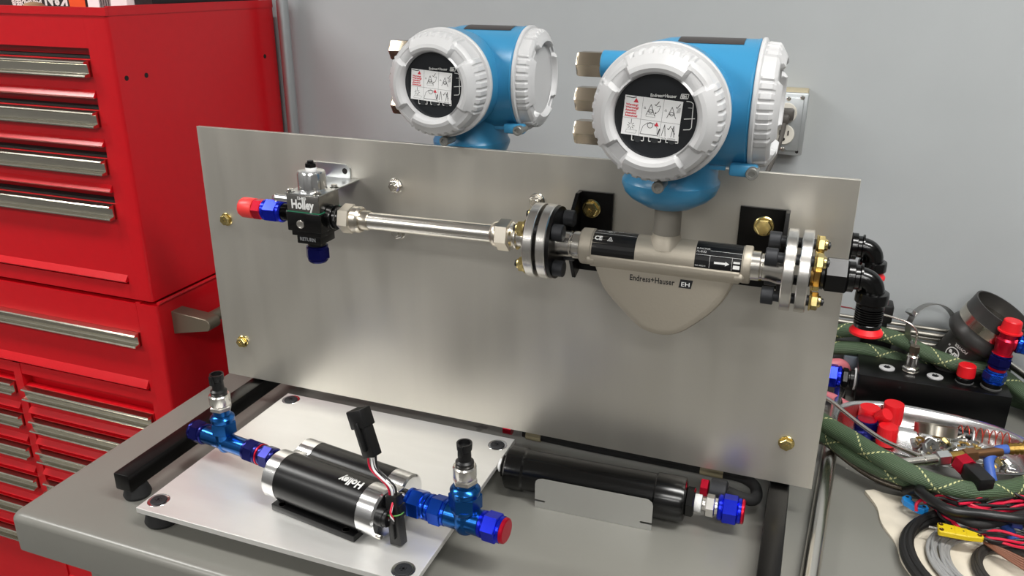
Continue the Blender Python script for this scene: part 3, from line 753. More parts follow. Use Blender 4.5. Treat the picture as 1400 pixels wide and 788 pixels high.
# curved labels on the sensor tube
def tube_label(x0, x1, a0, a1):
    R = .0207
    return lambda u, v: Vector((x0+u, YS-R*math.cos(a0+v/R), ZAX+R*math.sin(a0+v/R)))
def patch(f, w, h, m, root, name, n=10):
    P = Print(f)
    for i in range(n): P.put([(0, h*i/n), (w, h*i/n), (w, h*(i+1)/n), (0, h*(i+1)/n)], [(0, 1, 2, 3)])
    return P.build(name, m, root, ang=60)
lm = mat('label_black', (14, 14, 15), .3)
def lbl(x0, w, a0, a1, z):
    f = tube_label(x0, 0, a0, a1); R = .0207
    p = patch(f, w, R*(a1-a0), lm, fm, 'type_plate')
    g = lambda u, v: Vector((x0+u, YS-(R+.0003)*math.cos(a0+v/R), ZAX+(R+.0003)*math.sin(a0+v/R)))
    return p, g
p, g = lbl(.6345, .0505, -.16, 1.95, 0)
P = Print(g); P.text('CE', .002, .0185, .0075, bold=.0003); P.stroke([(.0175, .0185), (.0235, .0185), (.0205, .0238), (.0175, .0185)], .0006); P.circ(.0205, .0203, .0009, .0004, 8)
P.text('ENP/C: XXX', .003, .0330, .0030); P.stroke([(.001, .0285), (.050, .0285)], .0003); P.text('PN 40   IP67', .016, .0345, .0032); P.text('ESD-5', .016, .0310, .0028); P.stroke([(.028, .035), (.045, .035)], .0003)
P.build('plate_print', INKW, p, off=off, ang=0)
p, g = lbl(.7525, .0505, -.16, 1.95, 0)
P = Print(g); P.text('K-FACTOR', .001, .0215, .0030); P.text('/1:-0.02', .001, .0175, .0036)
P.stroke([(.001, .0150), (.050, .0150)], .0003); P.stroke([(.016, .0206), (.050, .0206)], .0003); P.stroke([(.0165, .0150), (.0165, .0008)], .0003); P.stroke([(.0405, .0150), (.0405, .0008)], .0003); P.text('NO. 0002-01', .001, .0020, .0022)
P.poly([(.0215, .0065), (.0215, .0088), (.0335, .0088), (.0335, .0065)]); P.poly([(.0335, .0052), (.0380, .0076), (.0335, .0100)])
P.poly([(.0420, .0030), (.0490, .0030), (.0490, .0112), (.0420, .0112)])
P.build('plate_print', INKW, p, off=off, ang=0)
# maker's lettering on the belly
P = Print(plane((.6805, YS-.0168, .3445), (1, 0, 0), (0, 0, 1)))
P.text('Endress+Hauser', 0, -.0035, .0098, xs=.755, bold=.0002, sp=1.05)
P.poly([(.0565, -.0052), (.0705, -.0052), (.0722, .0050), (.0582, .0050)])
P.build('maker_lettering', INK, fm, ang=0)
P = Print(plane((.6805, YS-.0173, .3445), (1, 0, 0), (0, 0, 1))); P.text('EH', .0590, -.0030, .0074, xs=1.15); P.build('maker_logo', WHTM, fm, ang=0)

# second flow meter, mounted on the back of the panel
YB = .074
f2 = thing('flow_meter', 'rear flow meter whose blue display head rises behind the panel, left of the front one', 'flow meter', (.413, YB, .28))
off = f2['_off']
sensor(f2, YB, off, ZAX, x_off=.413-.7165)
head(f2, .411, YB, .4255, 0, off, gx=.011)
for x in (.27, .5430): flange(f2, x, .0115, off, YB, ZAX)
disc_bolts(f2, None, .0325, .2565, .286, 1, off, (DGREY, GOLD), (YB, ZAX)); disc_bolts(f2, None, .0325, .5385, .5705, -1, off, (DGREY, GOLD), (YB, ZAX))
# rear bracket legs and pipe to the second elbow
rb = thing('rear_bracket', 'black angle bracket behind the panel carrying the rear flow meter, hidden side of the panel', 'bracket', (.28, .01, .31))
for x in (.283, .5365): MB().rbox(x, x+.004, .0064, YB+.04, .315, .42, .0005).box(x-.002, x+.045, .0064, .0104, .315, .42).build('bracket_plate', BLKP, rb)
tb = thing('rear_tube', 'steel tube behind the panel joining the rear flow meter to the upper black elbow', 'tube', (.72, YB, .36))
MB().tube([(.5552, YB, ZAX), (.60, YB, ZAX), (.86, YB, .3600), (.892, YB, .3590)], .0112, 20).build('tube', STEEL, tb)
MB().lathe([(.0116, 0), (.0455, 0), (.0465, .001), (.0465, .0105), (.0455, .0115), (.0116, .0115)], MT(.5560, YB, ZAX) @ RY(PI/2), 48).build('flange_disc', STEELR, tb)

# ------------------------------------------------------------------ black brackets on the panel
def bracket(x0, x1, xl, side, label, bolts):
    t = thing('mounting_bracket', label, 'bracket', ((x0+x1)/2, 0, .33))
    z0, z1 = (.3125 if side > 0 else .3185), .4165
    b = MB().extr([(x0, z0), (x1, z0), (x1, z1), (x0, z1)], 0, .005, Matrix(((1, 0, 0, 0), (0, 0, -1, -.0002), (0, 1, 0, 0), (0, 0, 0, 1))), bev=.0005)
    # leg with chamfered corners coming forward
    leg = [(-.004, z0-.012 if side > 0 else z0), (-.012, z0-.014), (-.052, z0-.014), (-.122, .345), (-.124, .395), (-.078, z1-.002), (-.030, z1), (-.004, z1)] if False else [(-.003, z0), (-.022, z0-.006), (-.040, .336), (-.046, .345), (-.046, .395), (-.036, z1-.016), (-.018, z1), (-.003, z1)]
    b.extr(leg, 0, .0048, Matrix(((0, 0, 1, xl), (1, 0, 0, 0), (0, 1, 0, 0), (0, 0, 0, 1))), bev=.0005)
    b.build('plate', BLKP, t)
    for x, z in bolts: lab(bolt_on(t, x, -.0052, z, GOLD, .0100), 'yellow zinc hex bolt head')
    return t
bracket(.590, .6349, .5900, 1, 'left black steel angle bracket holding the front flow meter to the panel', ((.6077, .395), (.6077, .343)))
bracket(.7884, .8422, .8400, -1, 'right black steel angle bracket holding the front flow meter to the panel', ((.8172, .3949), (.8161, .3385)))

# ------------------------------------------------------------------ black elbows with red caps
def elbow(label, y, x0, z0, drop, rib=True):
    t = thing('elbow_fitting', label, 'hose fitting', (x0, y, z0-.06))
    M = MT(x0, y, z0) @ RY(PI/2)
    MB().hexn(M, .0205, .024, rot=.26).lathe([(.015, -.004), (.0175, -.003), (.0175, 0)], M, 28).build('swivel_nut', BLKA, t)
    MB().lathe([(.0165, .024), (.0165, .030), (.0135, .031), (.0135, .035), (.0155, .036), (.0155, .038), (.012, .038)], M, 28).build('collar', BLKG, t)
    xb = x0+.036; r = .014; rb = .0145
    path = [(xb-.002, y, z0)]+[(xb+rb*math.sin(PI/2*k/8), y, z0-rb*(1-math.cos(PI/2*k/8))) for k in range(9)]
    xe = path[-1][0]; ze = path[-1][2]; path.append((xe, y, ze-drop))
    MB().tube(path, .0118, 22, cap=True).build('elbow_tube', BLKG, t)
    zc = ze-drop
    b = MB().lathe([(.0125, zc+.002), (.0165, zc+.001), (.0170, zc-.002), (.0170, zc-.010), (.0150, zc-.012), (.0135, zc-.012)], MT(xe, y, 0), 30)
    if rib:
        prf = [(.0138, zc-.012), (.0142, zc-.015)]
        for k in range(7): prf += [(.0144, zc-.0150-.0026*k), (.0144, zc-.0162-.0026*k), (.0124, zc-.0165-.0026*k), (.0124, zc-.0173-.0026*k)]
        prf += [(.0142, zc-.0345), (.0138, zc-.0385)]
        b.lathe(prf, MT(xe, y, 0), 28)
        zc -= .026
    b.build('hose_end', BLKG, t)
    lab(MB().lathe([(.0128, zc-.010), (.0128, zc-.012), (.0172, zc-.0180), (.0172, zc-.0205), (.016, zc-.021), (0, zc-.021)], MT(xe, y, 0), 28).build('cap', REDP, t), 'flared red plastic cap')
    return t
elbow('front black elbow fitting with ribbed tail and flared red cap, right of the panel', YS, .8885, .3705, .0005)
elbow('rear black elbow fitting behind the right edge of the panel, above the front one', YB, .8955, .3590, .003, rib=False)
# ------------------------------------------------------------------ wall outlet and cord
ob = thing('outlet_box', 'galvanized outlet box with duplex receptacles on the grey wall behind the right transmitter', 'outlet', (.787, .5, .39))
MB().rbox(.738, .8395, .456, .4995, .397, .497, .003).build('back_box', BEIGE, ob)
c = MB().rbox(.7365, .8410, .4505, .4565, .392, .494, .0028).rbox(.742, .8345, .4470, .451, .400, .487, .0022).build('cover_plate', GALV, ob)
for x in (.768, .8095):
    for z, u in ((.4615, 0), (.4265, 0)):
        o_ = MB().lathe([(0, 0), (.0165, 0), (.0165, -.0022), (.0155, -.003), (0, -.003)], AX((x, .4470, z), (0, 1, 0)), 32).build('receptacle', IVORY, ob)
        s = MB().box(x-.0075, x-.0055, .4430, .4441, z-.001, z+.007).box(x+.0055, x+.0075, .4430, .4441, z-.001, z+.007).cyl(AX((x, .4441, z-.0075), (0, -1, 0)), .0028, .0009, 12)
        s.build('slot', DARK, o_, off=ob['_off'])
for x, z in ((.8105, .484), (.8315, .487), (.8105, .402), (.745, .399), (.768, .484)):
    b = MB().lathe([(.0034, 0), (.0036, .0006), (.0025, .0016), (0, .0018)], AX((x, .4470, z), (0, -1, 0)), 16); b.build('cover_screw', STEEL, ob)
MB().cyl(AX((.8330, .4504, .3985), (0, -1, 0)), .0026, .0004, 14).build('knockout_hole', DARK, ob)
MB().box(.7885, .7975, .4462, .4469, .473, .483).build('sticker', WHTM, ob)
pc = thing('power_cord', 'dark grey power plug and cord hanging from the wall outlet down behind the panel', 'cord', (.8095, .40, .445))
MB().rbox(.797, .822, .424, .4440, .4515, .4705, .004).rbox(.803, .816, .408, .426, .4475, .463, .004).build('plug', CORDM, pc)
MB().tube(smooth_path([(.8095, .412, .450), (.808, .395, .430), (.800, .37, .395), (.785, .34, .360), (.75, .30, .31), (.72, .28, .20), (.71, .30, .06), (.715, .36, .008), (.74, .43, .0045)], 6), .0038, 10).build('cable', CORDM, pc)

# ------------------------------------------------------------------ base plate
bp = thing('base_plate', 'bright brushed aluminium plate lying on four rubber feet on the bench, under the fuel pump', 'plate', (.305, -.16, 0))
PX0, PX1, PY0, PY1, PZ0, PZ1 = .1105, .5040, -.3235, .0050, .0245, .032
MB().rbox(PX0, PX1, PY0, PY1, PZ0, PZ1, .0006).build('plate', PLATE, bp, ang=20)
for x, y in ((.1262, -.3005), (.1280, -.0120), (.4860, -.0190), (.4830, -.3055)):
    b = MB().lathe([(.0002, PZ1+.0002), (.0130, PZ1+.0002), (.0138, PZ1+.0005), (.0142, PZ1+.0001)], MT(x, y, 0), 32)
    s = b.build('countersink', ALC, bp)
    b = MB().lathe([(0, PZ1+.0008), (.0040, PZ1+.0008), (.0045, PZ1+.0018), (.0098, PZ1+.0014), (.0105, PZ1+.0004)], MT(x, y, 0), 28)
    for k in range(3): b.box(-.0045, .0045, -.0010, .0010, PZ1+.0006, PZ1+.00175, MT(x, y, 0) @ RZ(PI*k/3))
    b.build('screw', DGREY, bp)
    MB().lathe([(.012, 0), (.0205, 0), (.0225, .004), (.0185, .018), (.0165, .0244), (0, .0244)], MT(x, y+.002, 0), 32).build('rubber_foot', RUB, bp)

# ------------------------------------------------------------------ fuel pump (own frame: x along the pump, origin on the plate)
PA = -.147; PO = (.35, -.229, .032)
fp = thing('fuel_pump', 'twin-barrel black and silver fuel pump lying on the bright aluminium plate', 'pump', PO, PA, world=False)
def barrel(y, z, R, x0, x1, xc0, xc1, name):
    MB().lathe([(R-.0008, xc0), (R, xc0+.0008), (R, xc1-.0008), (R-.0008, xc1)], MT(0, y, z) @ RY(PI/2), 64).build(name, BLKA, fp)
    for a, b_, s in ((x0, xc0, -1), (xc1, x1, 1)):
        pr_ = [(R+.0002, a), (R+.0002, b_)]
        q = MB(); lo, hi = a, b_
        e = .002
        if s < 0: p_ = [(0, lo), (R-e-.001, lo), (R, lo+e), (R+.0002, hi)]
        else: p_ = [(R+.0002, lo), (R, hi-e), (R-e-.001, hi), (0, hi)]
        q.lathe(p_, MT(0, y, z) @ RY(PI/2), 64)
        q.build('end_cap', ALC, fp)
barrel(-.0165, .0335, .0312, -.0835, .0925, -.063, .0675, 'front_barrel')
barrel(.0345, .0290, .0252, -.0850, .0905, -.0600, .0640, 'rear_barrel')
b = MB().extr([(-.030, .046), (.030, .046), (.030, .060), (-.030, .060)], 0, .001)  if False else MB()
b.box(-.0600, .0645, .004, .018, .030, .0490); b.build('web', BLKA, fp)
b = MB().rbox(-.069, .0635, -.0470, .045, .0002, .0095, .001); b.rbox(-.0655, .0665, -.036, -.0300, .0095, .0165, .002)
b.build('mounting_base', BLKA, fp)
for x in (-.0555, .0475): MB().lathe([(.0022, .0097), (.0042, .0097), (.0046, .0102), (.005, .0097)], MT(x, -.0410, 0), 20).build('mount_hole', DARK, fp)
for x in (-.085, .0940):
    MB().rbox(x+.0015 if x < 0 else x-.0235, x+.0235 if x < 0 else x-.0015, .002, .020, .006, .0500, .002).build('cap_bridge', ALC, fp)
    for y, z in ((-.0375, .0150), (.0105, .0440), (.0075, .0130)): MB().cyl(MT(x-.002, y, z) @ RY(PI/2), .0032, .006, 14).build('end_bolt', STEEL, fp)
def barrel_print(t, u0, a0, s, xs=.85, rot=PI, bold=.0003):
    R = .0320
    P = Print(lambda u, v: Vector((u, -.0165-R*math.cos(v/R), .0335+R*math.sin(v/R))))
    P.text(t, u0, a0*R, s, xs=xs, rot=rot, bold=bold); return P
P = barrel_print('Holley', .0610, 1.56, .0155, bold=.0006); P.text('EFI PUMP', .0480, 1.56*.0315+.0030, .0036, rot=PI, xs=1.0)
P.build('lettering', INKW, fp, ang=0)
# wire gland on the end cap
b = MB().lathe([(.0115, 0), (.0115, .004), (.0105, .0045), (.0105, .008), (.0095, .009), (.006, .009)], MT(.0925, -.025, .034) @ RY(PI/2), 24); b.build('wire_gland', BLKPL, fp)
MB().lathe([(.0125, 0), (.0125, .010), (.0105, .012)], MT(.0900, .0155, .0345) @ RY(PI/2), 24).build('port_collar', BLKG, fp)
MB().lathe([(.0135, 0), (.0135, .008), (.0115, .009), (.0115, .020), (.0105, .0205)], MT(-.0820, .001, .0365) @ RY(-PI/2), 24).build('port_collar', BLKG, fp)

# pressure sensor on a tee, along z from h0
def px_sensor(parent, M):
    b = MB().hexn(M, .0150, .0075, rot=.2).lathe([(.0115, .0075), (.0135, .009)]+[p for k in range(1) for p in ((.0136, .010), (.0136, .022))]+[(.0125, .024), (0, .024)], M, 36, lambda j, r, h, a: (r+(.0005 if int(math.degrees(a)/10) % 2 else 0) if j in (2, 3) else r, h))
    lab(b.build('pressure_sensor', STEELR, parent), 'knurled steel sensor body')
    b = MB().lathe([(.0100, .0235), (.0108, .025), (.0108, .029), (.0080, .031), (.0075, .044), (.0088, .045), (.0092, .050), (.0092, .0535), (.0072, .0535), (.0066, .048), (0, .048)], M, 26)
    b.rbox(-.003, .003, -.0115, -.007, .040, .0535, .0008, M)
    b.build('plug_socket', BLKPL, parent)
def tee(parent, M, xa, xb, xc, m, r=.0118, up=.026):
    """run along local x between xa and xb, branch up at xc"""
    b = MB().lathe([(r*.92, 0), (r, .001), (r, abs(xb-xa)-.001), (r*.92, abs(xb-xa))], M @ MT(min(xa, xb), 0, 0) @ RY(PI/2), 28)
    b.lathe([(r*1.0, 0), (r, up)], M @ MT(xc, 0, 0), 28)
    b.lathe([(0, -r*1.08), (r*.7, -r*1.02), (r*1.06, -r*.3), (r*1.06, r*.3), (r*.8, r)], M @ MT(xc, 0, 0), 28)
    b.build('tee_body', m, parent)
# left assembly
lt = thing('tee_fitting', 'left blue anodized tee fitting with a sensor on top, screwed to the pump inlet', 'pipe fitting', PO, PA, world=False)
M = MT(0, .001, .0365)
q = ANnut(M @ MT(-.1030, 0, 0) @ RY(-PI/2), .0158, .0250, m=BLUD, parent=lt, name='swivel_nut'); lab(q, 'dark blue nut with worn white marks')
lab(MB().lathe([(.0142, 0), (.0147, .0004), (.0147, .0020), (.0142, .0024)], M @ MT(-.1280, 0, 0) @ RY(-PI/2), 28).build('colour_ring', REDA, lt), 'thin red ring')
ANnut(M @ MT(-.1304, 0, 0) @ RY(-PI/2), .0165, .0260, m=BLUD, parent=lt, name='swivel_nut', rot=.2)
tee(lt, M, -.156, -.237, -.1965, BLUT, .0125, .022)
ANnut(M @ MT(-.2335, 0, 0) @ RY(-PI/2), .0165, .0255, m=BLUD, parent=lt, name='end_cap_nut', rot=.35)
b = MB().hexn(M @ MT(-.1965, 0, .015), .0180, .019, rot=.42).lathe([(.0158, .033), (.0162, .035), (.0162, .039), (.0135, .042), (.0115, .043), (.0115, .051)], M @ MT(-.1965, 0, 0), 28)
b.build('branch_hex', BLUT, lt)
px_sensor(lt, M @ MT(-.1965, 0, .0500))
# right assembly
rt = thing('tee_fitting', 'right blue tee fitting with a sensor on top and a crimson-ended cap nut', 'pipe fitting', PO, PA, world=False)
M = MT(.100, .0155, .0345) @ RZ(.055)
ANnut(M @ RY(PI/2), .0185, .028, m=BLUM, parent=rt, name='swivel_nut')
ANnut(M @ MT(.029, 0, 0) @ RY(PI/2), .0185, .028, m=BLUM, parent=rt, name='swivel_nut', rot=.2)
tee(rt, M, .056, .102, .0800, BLUT, .0158, .030)
b = MB().lathe([(.0165, .012), (.0185, .016), (.0185, .019)], M @ MT(.080, 0, 0), 24).hexn(M @ MT(.080, 0, .015), .0200, .022, rot=.42).lathe([(.0178, .036), (.0182, .038), (.0182, .042), (.0150, .0460), (.0125, .047), (.0125, .052)], M @ MT(.080, 0, 0), 28)
b.build('branch_hex', BLUT, rt)
px_sensor(rt, M @ MT(.080, 0, .0505))
ANnut(M @ MT(.1005, 0, 0) @ RY(PI/2), .0180, .030, m=BLUA, parent=rt, name='end_cap_nut', rot=.3)
lab(MB().lathe([(.0155, 0), (.0150, .0035), (.0135, .0045), (0, .0046)], M @ MT(.1300, 0, 0) @ RY(PI/2), 32).build('end_plug', REDA, rt), 'crimson round end face')

# wiring plugs in front of the pump end
wc = thing('wiring_connector', 'pair of black electrical plugs joined by red, white and black wires at the pump end', 'connector', PO, PA, world=False)
def plug(M, L, wdt, name, step_=True):
    b = MB().rbox(-wdt/2, wdt/2, -wdt*.4, wdt*.4, 0, L, .0012, M)
    b.rbox(-wdt*.62, wdt*.62, -wdt*.52, wdt*.52, L*.62, L, .0015, M) if step_ else b.rbox(-wdt*.60, wdt*.60, -wdt*.2, wdt*.52, L*.55, L*.8, .001, M)
    b.rbox(-wdt*.15, wdt*.15, -wdt*.62, -wdt*.38, L*.15, L*.75, .0008, M)
    return b.build(name, BLKPL, wc)
u0, u1 = Vector((.0730, -.014, .1060)), Vector((.0500, -.008, .1600))
plug(AX(u0, u1-u0, (0, 1, 0)), (u1-u0).length, .0185, 'upper_plug')
l0, l1 = Vector((.1110, -.0215, .0010)), Vector((.1020, -.0155, .0640))
plug(AX(l0, l1-l0, (0, 1, 0)), (l1-l0).length, .0165, 'lower_plug', False)
for i, (m_, dx, dy) in enumerate(((WRED, -.004, -.003), (WHTM, .001, -.003), (WBLK, .004, .001), (WHTM, .0, .003))):
    MB().tube(smooth_path([u0+Vector((dx, dy, .003)), u0+Vector((dx+.004, dy-.002, -.015)), l1+Vector((dx+.0-.002, dy-.001, .012)), l1+Vector((dx*.7, dy, -.004))], 6), .0013, 8).build('wire', m_, wc)
for i, (m_, dz) in enumerate(((WRED, .002), (WHTM, -.001), (WBLK, -.004))):
    MB().tube(smooth_path([(.100, -.025, .034+dz), (.109, -.027, .036+dz), (.108, -.030, .048+dz), l1+Vector((.002, 0, -.003))], 6), .0013, 8).build('wire', m_, wc)
MB().ring(AX(l1*.62+l0*.38, l1-l0), .0108, .0098, .0016, 24).build('cable_tie', mat('green_tie', (90, 150, 70), .5), wc)

# ------------------------------------------------------------------ black fuel filter on its bracket
ff = thing('fuel_filter', 'long black cylindrical fuel filter lying on the bench with a blue-capped steel outlet', 'filter', (.65, -.06, 0))
FA = .035; FM = MT(.6520, -.0625, .0335) @ RZ(FA) @ RY(PI/2)      # z along the filter, middle at 0
b = MB().lathe([(.012, -.131), (.0265, -.131), (.0295, -.1285), (.0298, -.124), (.0298, -.106), (.0285, -.104), (.0278, -.103), (.0278, .072), (.0298, .074), (.0298, .106), (.0285, .110), (.024, .112), (.012, .112)], FM, 64)
b.build('canister', BLKG, ff)
MB().hexn(FM @ MT(0, 0, -.139), .0165, .009).build('end_hex', BLKG, ff)
lab(MB().lathe([(.0095, -.138), (.0095, -.143), (.007, -.1445), (0, -.1445)], FM, 24).build('end_plug', WHTM, ff), 'white end plug')
MB().hexn(FM @ MT(0, 0, .1115), .0195, .012, rot=.2).build('outlet_hex', BLKG, ff)
Fo = FM @ MT(0, 0, 0)
lab(threads(MB(), Fo @ MT(0, 0, .123), .0118, .010).build('thread_tape', WHTM, ff), 'white thread sealing tape')
b = MB().lathe([(.0085, .133), (.0085, .138)], Fo, 20).hexn(Fo @ MT(0, 0, .137), .0145, .012, rot=.3).lathe([(.0110, .149), (.0110, .154)], Fo, 20)
b.build('steel_adapter', STEELR, ff)
ANnut(Fo @ MT(0, 0, .1525), .0185, .030, m=BLUA, parent=ff, off=ff['_off'], name='cap_nut', rot=.3)
lab(MB().lathe([(.0160, .182), (.0160, .1845), (.014, .186), (0, .186)], Fo, 28).build('end_plug', REDA, ff), 'crimson round end face')
fb = thing('filter_bracket', 'thin grey sheet metal plate with two slots standing against the black filter', 'bracket', (.65, -.094, 0))
pl = [(.5705, 0), (.7275, 0), (.7275, .0085), (.7135, .0085), (.7115, .010), (.7135, .0115), (.7275, .0115), (.7275, .0375), (.7262, .042), (.7215, .0455), (.718, .046), (.580, .0455), (.5745, .044), (.5712, .0405), (.5705, .036), (.5705, .0125), (.5835, .0125), (.5855, .011), (.5835, .0095), (.5705, .0095)]
pl = [(x-.652, z) for x, z in pl]
MB().extr(pl, 0, .0012, MT(.652, -.0935, 0) @ RZ(FA) @ Matrix(((1, 0, 0, 0), (0, 0, -1, 0), (0, 1, 0, 0.0003), (0, 0, 0, 1)))).build('sheet', ALS, fb, ang=20)

# ------------------------------------------------------------------ hose behind the filter, running under the panel's lower edge
hb = thing('rubber_hose', 'black rubber hose with red collars and beige bands looping behind the filter under the panel', 'hose', (.7, .03, 0))
pth = smooth_path([(.812, -.018, .0330), (.828, -.020, .0300), (.844, -.012, .0240), (.8485, .012, .0175), (.842, .038, .0155), (.822, .051, .0155), (.78, .052, .0155), (.70, .052, .0155), (.60, .052, .0155), (.50, .055, .0155)], 8)
MB().tube(pth, .0078, 16).build('hose', RUB, hb)
for xa, xb, m_, nm in ((.7680, .8000, TAPE, 'tape_band'), (.5065, .5300, TAPE, 'tape_band'), (.468, .481, REDA, 'red_collar')):
    lab(MB().lathe([(.0085, 0), (.0085, xb-xa)], MT(xa, .052 if xa > .5 else .0555, .0155) @ RY(PI/2), 20).build(nm, m_, hb), 'beige wrapped band' if m_ is TAPE else 'red collar')
MB().lathe([(.0145, 0), (.015, .001), (.015, .020), (.012, .022)], MT(.790, -.0205, .0335) @ RY(PI/2), 22).build('hose_end', DGREY, hb)
lab(MB().lathe([(.0105, 0), (.0125, .001), (.0125, .010), (.0105, .011)], MT(.777, -.0205, .0335) @ RY(PI/2), 6).build('red_hex', REDA, hb), 'red anodized hex')

# ------------------------------------------------------------------ right end of the bench: tubes and stand-alone hardware
st = thing('steel_tube', 'long polished steel tube lying front to back on the bench, right of the panel foot', 'tube', (.93, .1, 0))
MB().tube([(.9130, -.255, .0110), (.9530, .375, .0110)], .0108, 28, cap=True).build('tube', STEEL, st)

# manifold block with ports
mb_ = thing('manifold_block', 'black anodized rectangular manifold block with two bright plugs behind the steel tray', 'manifold', (1.087, .392, 0))
MB().rbox(.9765, 1.1985, .354, .437, .003, .060, .0008).build('block', BLKA, mb_)
for x, y in ((1.0205, .3945), (1.0925, .3885)):
    b = MB().lathe([(.0122, .0601), (.0122, .0618), (.0110, .0625), (.0055, .0628), (.005, .0612), (0, .0612)], MT(x, y, 0), 30)
    o_ = b.build('port_plug', WHT, mb_); q = MB()
    for k in range(3): q.box(-.005, .005, -.0008, .0008, .0613, .0634, MT(x, y, 0) @ RZ(PI*k/3))
    q.build('hex_recess', DGREY, o_, off=mb_['_off'])
for x, y in ((1.0470, .418), (1.1480, .3745)): MB().cyl(MT(x, y, .0598), .0030, .0004, 14).build('small_hole', DARK, mb_)
MB().cyl(AX((1.0400, .3541, .048), (0, -1, 0)), .0024, .0003, 12).build('small_hole', DARK, mb_)
# left end fitting: washer, black hex, blue nut
lab(MB().cyl(AX((.976, .392, .033), (-1, 0, 0)), .0190, .003, 30).build('white_washer', WHTM, mb_), 'white sealing washer')
MB().lathe([(.0145, 0), (.0155, .001), (.0155, .006), (.0125, .007), (.0125, .009)], AX((.973, .392, .033), (-1, 0, 0)), 24).hexn(AX((.964, .392, .033), (-1, 0, 0)), .0165, .010).build('black_adapter', BLKA, mb_)
ANnut(AX((.953, .392, .033), (-1, 0, 0)), .0205, .030, m=BLUA, parent=mb_, off=mb_['_off'], name='blue_nut', rot=.2)
# sensor with bent capillary
ts = thing('capillary_sensor', 'steel threaded sensor with a thin bent capillary tube standing on the black manifold block', 'sensor', (1.0560, .3965, .060))
b = MB().lathe([(.0125, .0602), (.0130, .061), (.0130, .0625), (.0105, .063)], MT(1.0560, .3965, 0), 28).hexn(MT(1.0560, .3965, .0625), .0130, .0065)
b.lathe([(.0085, .069), (.0095, .071), (.0095, .086), (.0100, .087), (.0100, .0885), (.008, .0905)], MT(1.0560, .3965, 0), 28); b.build('sensor_body', STEELR, ts)
b = MB().lathe([(.0062, .0900), (.0062, .0955)], MT(1.0560, .3965, 0), 20).hexn(MT(1.0560, .3965, .0950), .0085, .0120, rot=.5); b.build('gland_nut', mat('dull_nickel', (150, 140, 125), .3, 1), ts)
cp = smooth_path([(1.0560, .3965, .105), (1.0560, .3965, .120), (1.0545, .3970, .131), (1.048, .398, .1395), (1.038, .400, .1445), (1.02, .404, .1475), (1.000, .408, .1490)], 6)
MB().tube(cp, .0017, 10).build('capillary', STEEL, ts)
MB().lathe([(.0020, 0), (.0032, .002), (.0032, .030), (.0022, .042), (.0018, .050)], AX((1.003, .4075, .1488), (-1, .2, .015)), 16).build('probe_handle', STEEL, ts)
lab(MB().tube(smooth_path([(.955, .417, .1495), (.94, .42, .1490), (.90, .43, .147), (.85, .44, .12)], 5), .0013, 8).build('lead_wire', mat('dark_red_wire', (120, 40, 44), .5), ts), 'thin dark red lead')
# small cap on the block
cc = thing('capped_port', 'black port with a round red plastic cap, right of the second manifold plug', 'pipe fitting', (1.1345, .3850, .060))
lab(MB().lathe([(.0130, .0602), (.0135, .061), (.0135, .0625), (.0105, .063)], MT(1.1345, .3850, 0), 28).build('washer', GREYRUB, cc), 'translucent grey washer')
MB().lathe([(.0118, .0626), (.0128, .064), (.0128, .070), (.0115, .072)], MT(1.1345, .3850, 0), 28).build('port', BLKA, cc)
lab(MB().lathe([(.0128, .0715), (.0135, .0725), (.0130, .0900), (.0115, .0915), (0, .0915)], MT(1.1345, .3850, 0), 30).build('cap', REDP, cc), 'red plastic cap')
# tall stack
ct = thing('fitting_stack', 'tall stack of blue and crimson fittings with red cap, rising from the manifold block', 'pipe fitting', (1.1715, .3790, .060))
Mf = AX((1.1715, .3790, .0602), (.08, .0, 1))
lab(MB().lathe([(.0150, 0), (.0155, .001), (.0155, .003), (.012, .0035)], Mf, 28).build('washer', GREYRUB, ct), 'translucent grey washer')
MB().lathe([(.0130, .0035), (.0138, .0045), (.0138, .009), (.012, .011)], Mf, 28).build('black_base', BLKA, ct)
ANnut(Mf @ MT(0, 0, .0105), .0172, .022, m=BLUM, parent=ct, name='blue_nut')
lab(MB().lathe([(.0120, .0325), (.0130, .033), (.0130, .0375), (.012, .038)], Mf, 28).build('red_ring', REDA, ct), 'crimson ring')
ANnut(Mf @ MT(0, 0, .0375), .0172, .024, m=BLUD, parent=ct, name='blue_nut', rot=.3)
lab(MB().lathe([(.0150, .0612), (.0125, .0620), (.0130, .0660), (.0140, .0760), (.0150, .078), (.0150, .086), (.0125, .089), (.0120, .099)], Mf, 28).build('red_tee', REDA, ct), 'crimson anodized tee')
lab(MB().lathe([(.0155, .0985), (.0175, .0985), (.0175, .1010), (.0145, .1015), (.0130, .1170), (.0115, .1185), (0, .1185)], Mf, 30).build('cap', REDP, ct), 'bright red flanged cap')
b = MB().lathe([(.0115, 0), (.0125, .012)], Mf @ MT(0, 0, .082) @ RY(PI/2), 24); lab(b.build('branch', REDA, ct), 'crimson branch')
ANnut(Mf @ MT(.013, 0, .082) @ RY(PI/2), .0165, .032, m=BLUM, parent=ct, name='blue_nut', rot=.1)
MB().tube(smooth_path([Mf @ Vector((.045, 0, .082)), Mf @ Vector((.075, 0, .080)), (1.32, .36, .09), (1.40, .34, .016), (1.46, .33, .014)], 6), .011, 16).build('outlet_hose', RUB, ct)

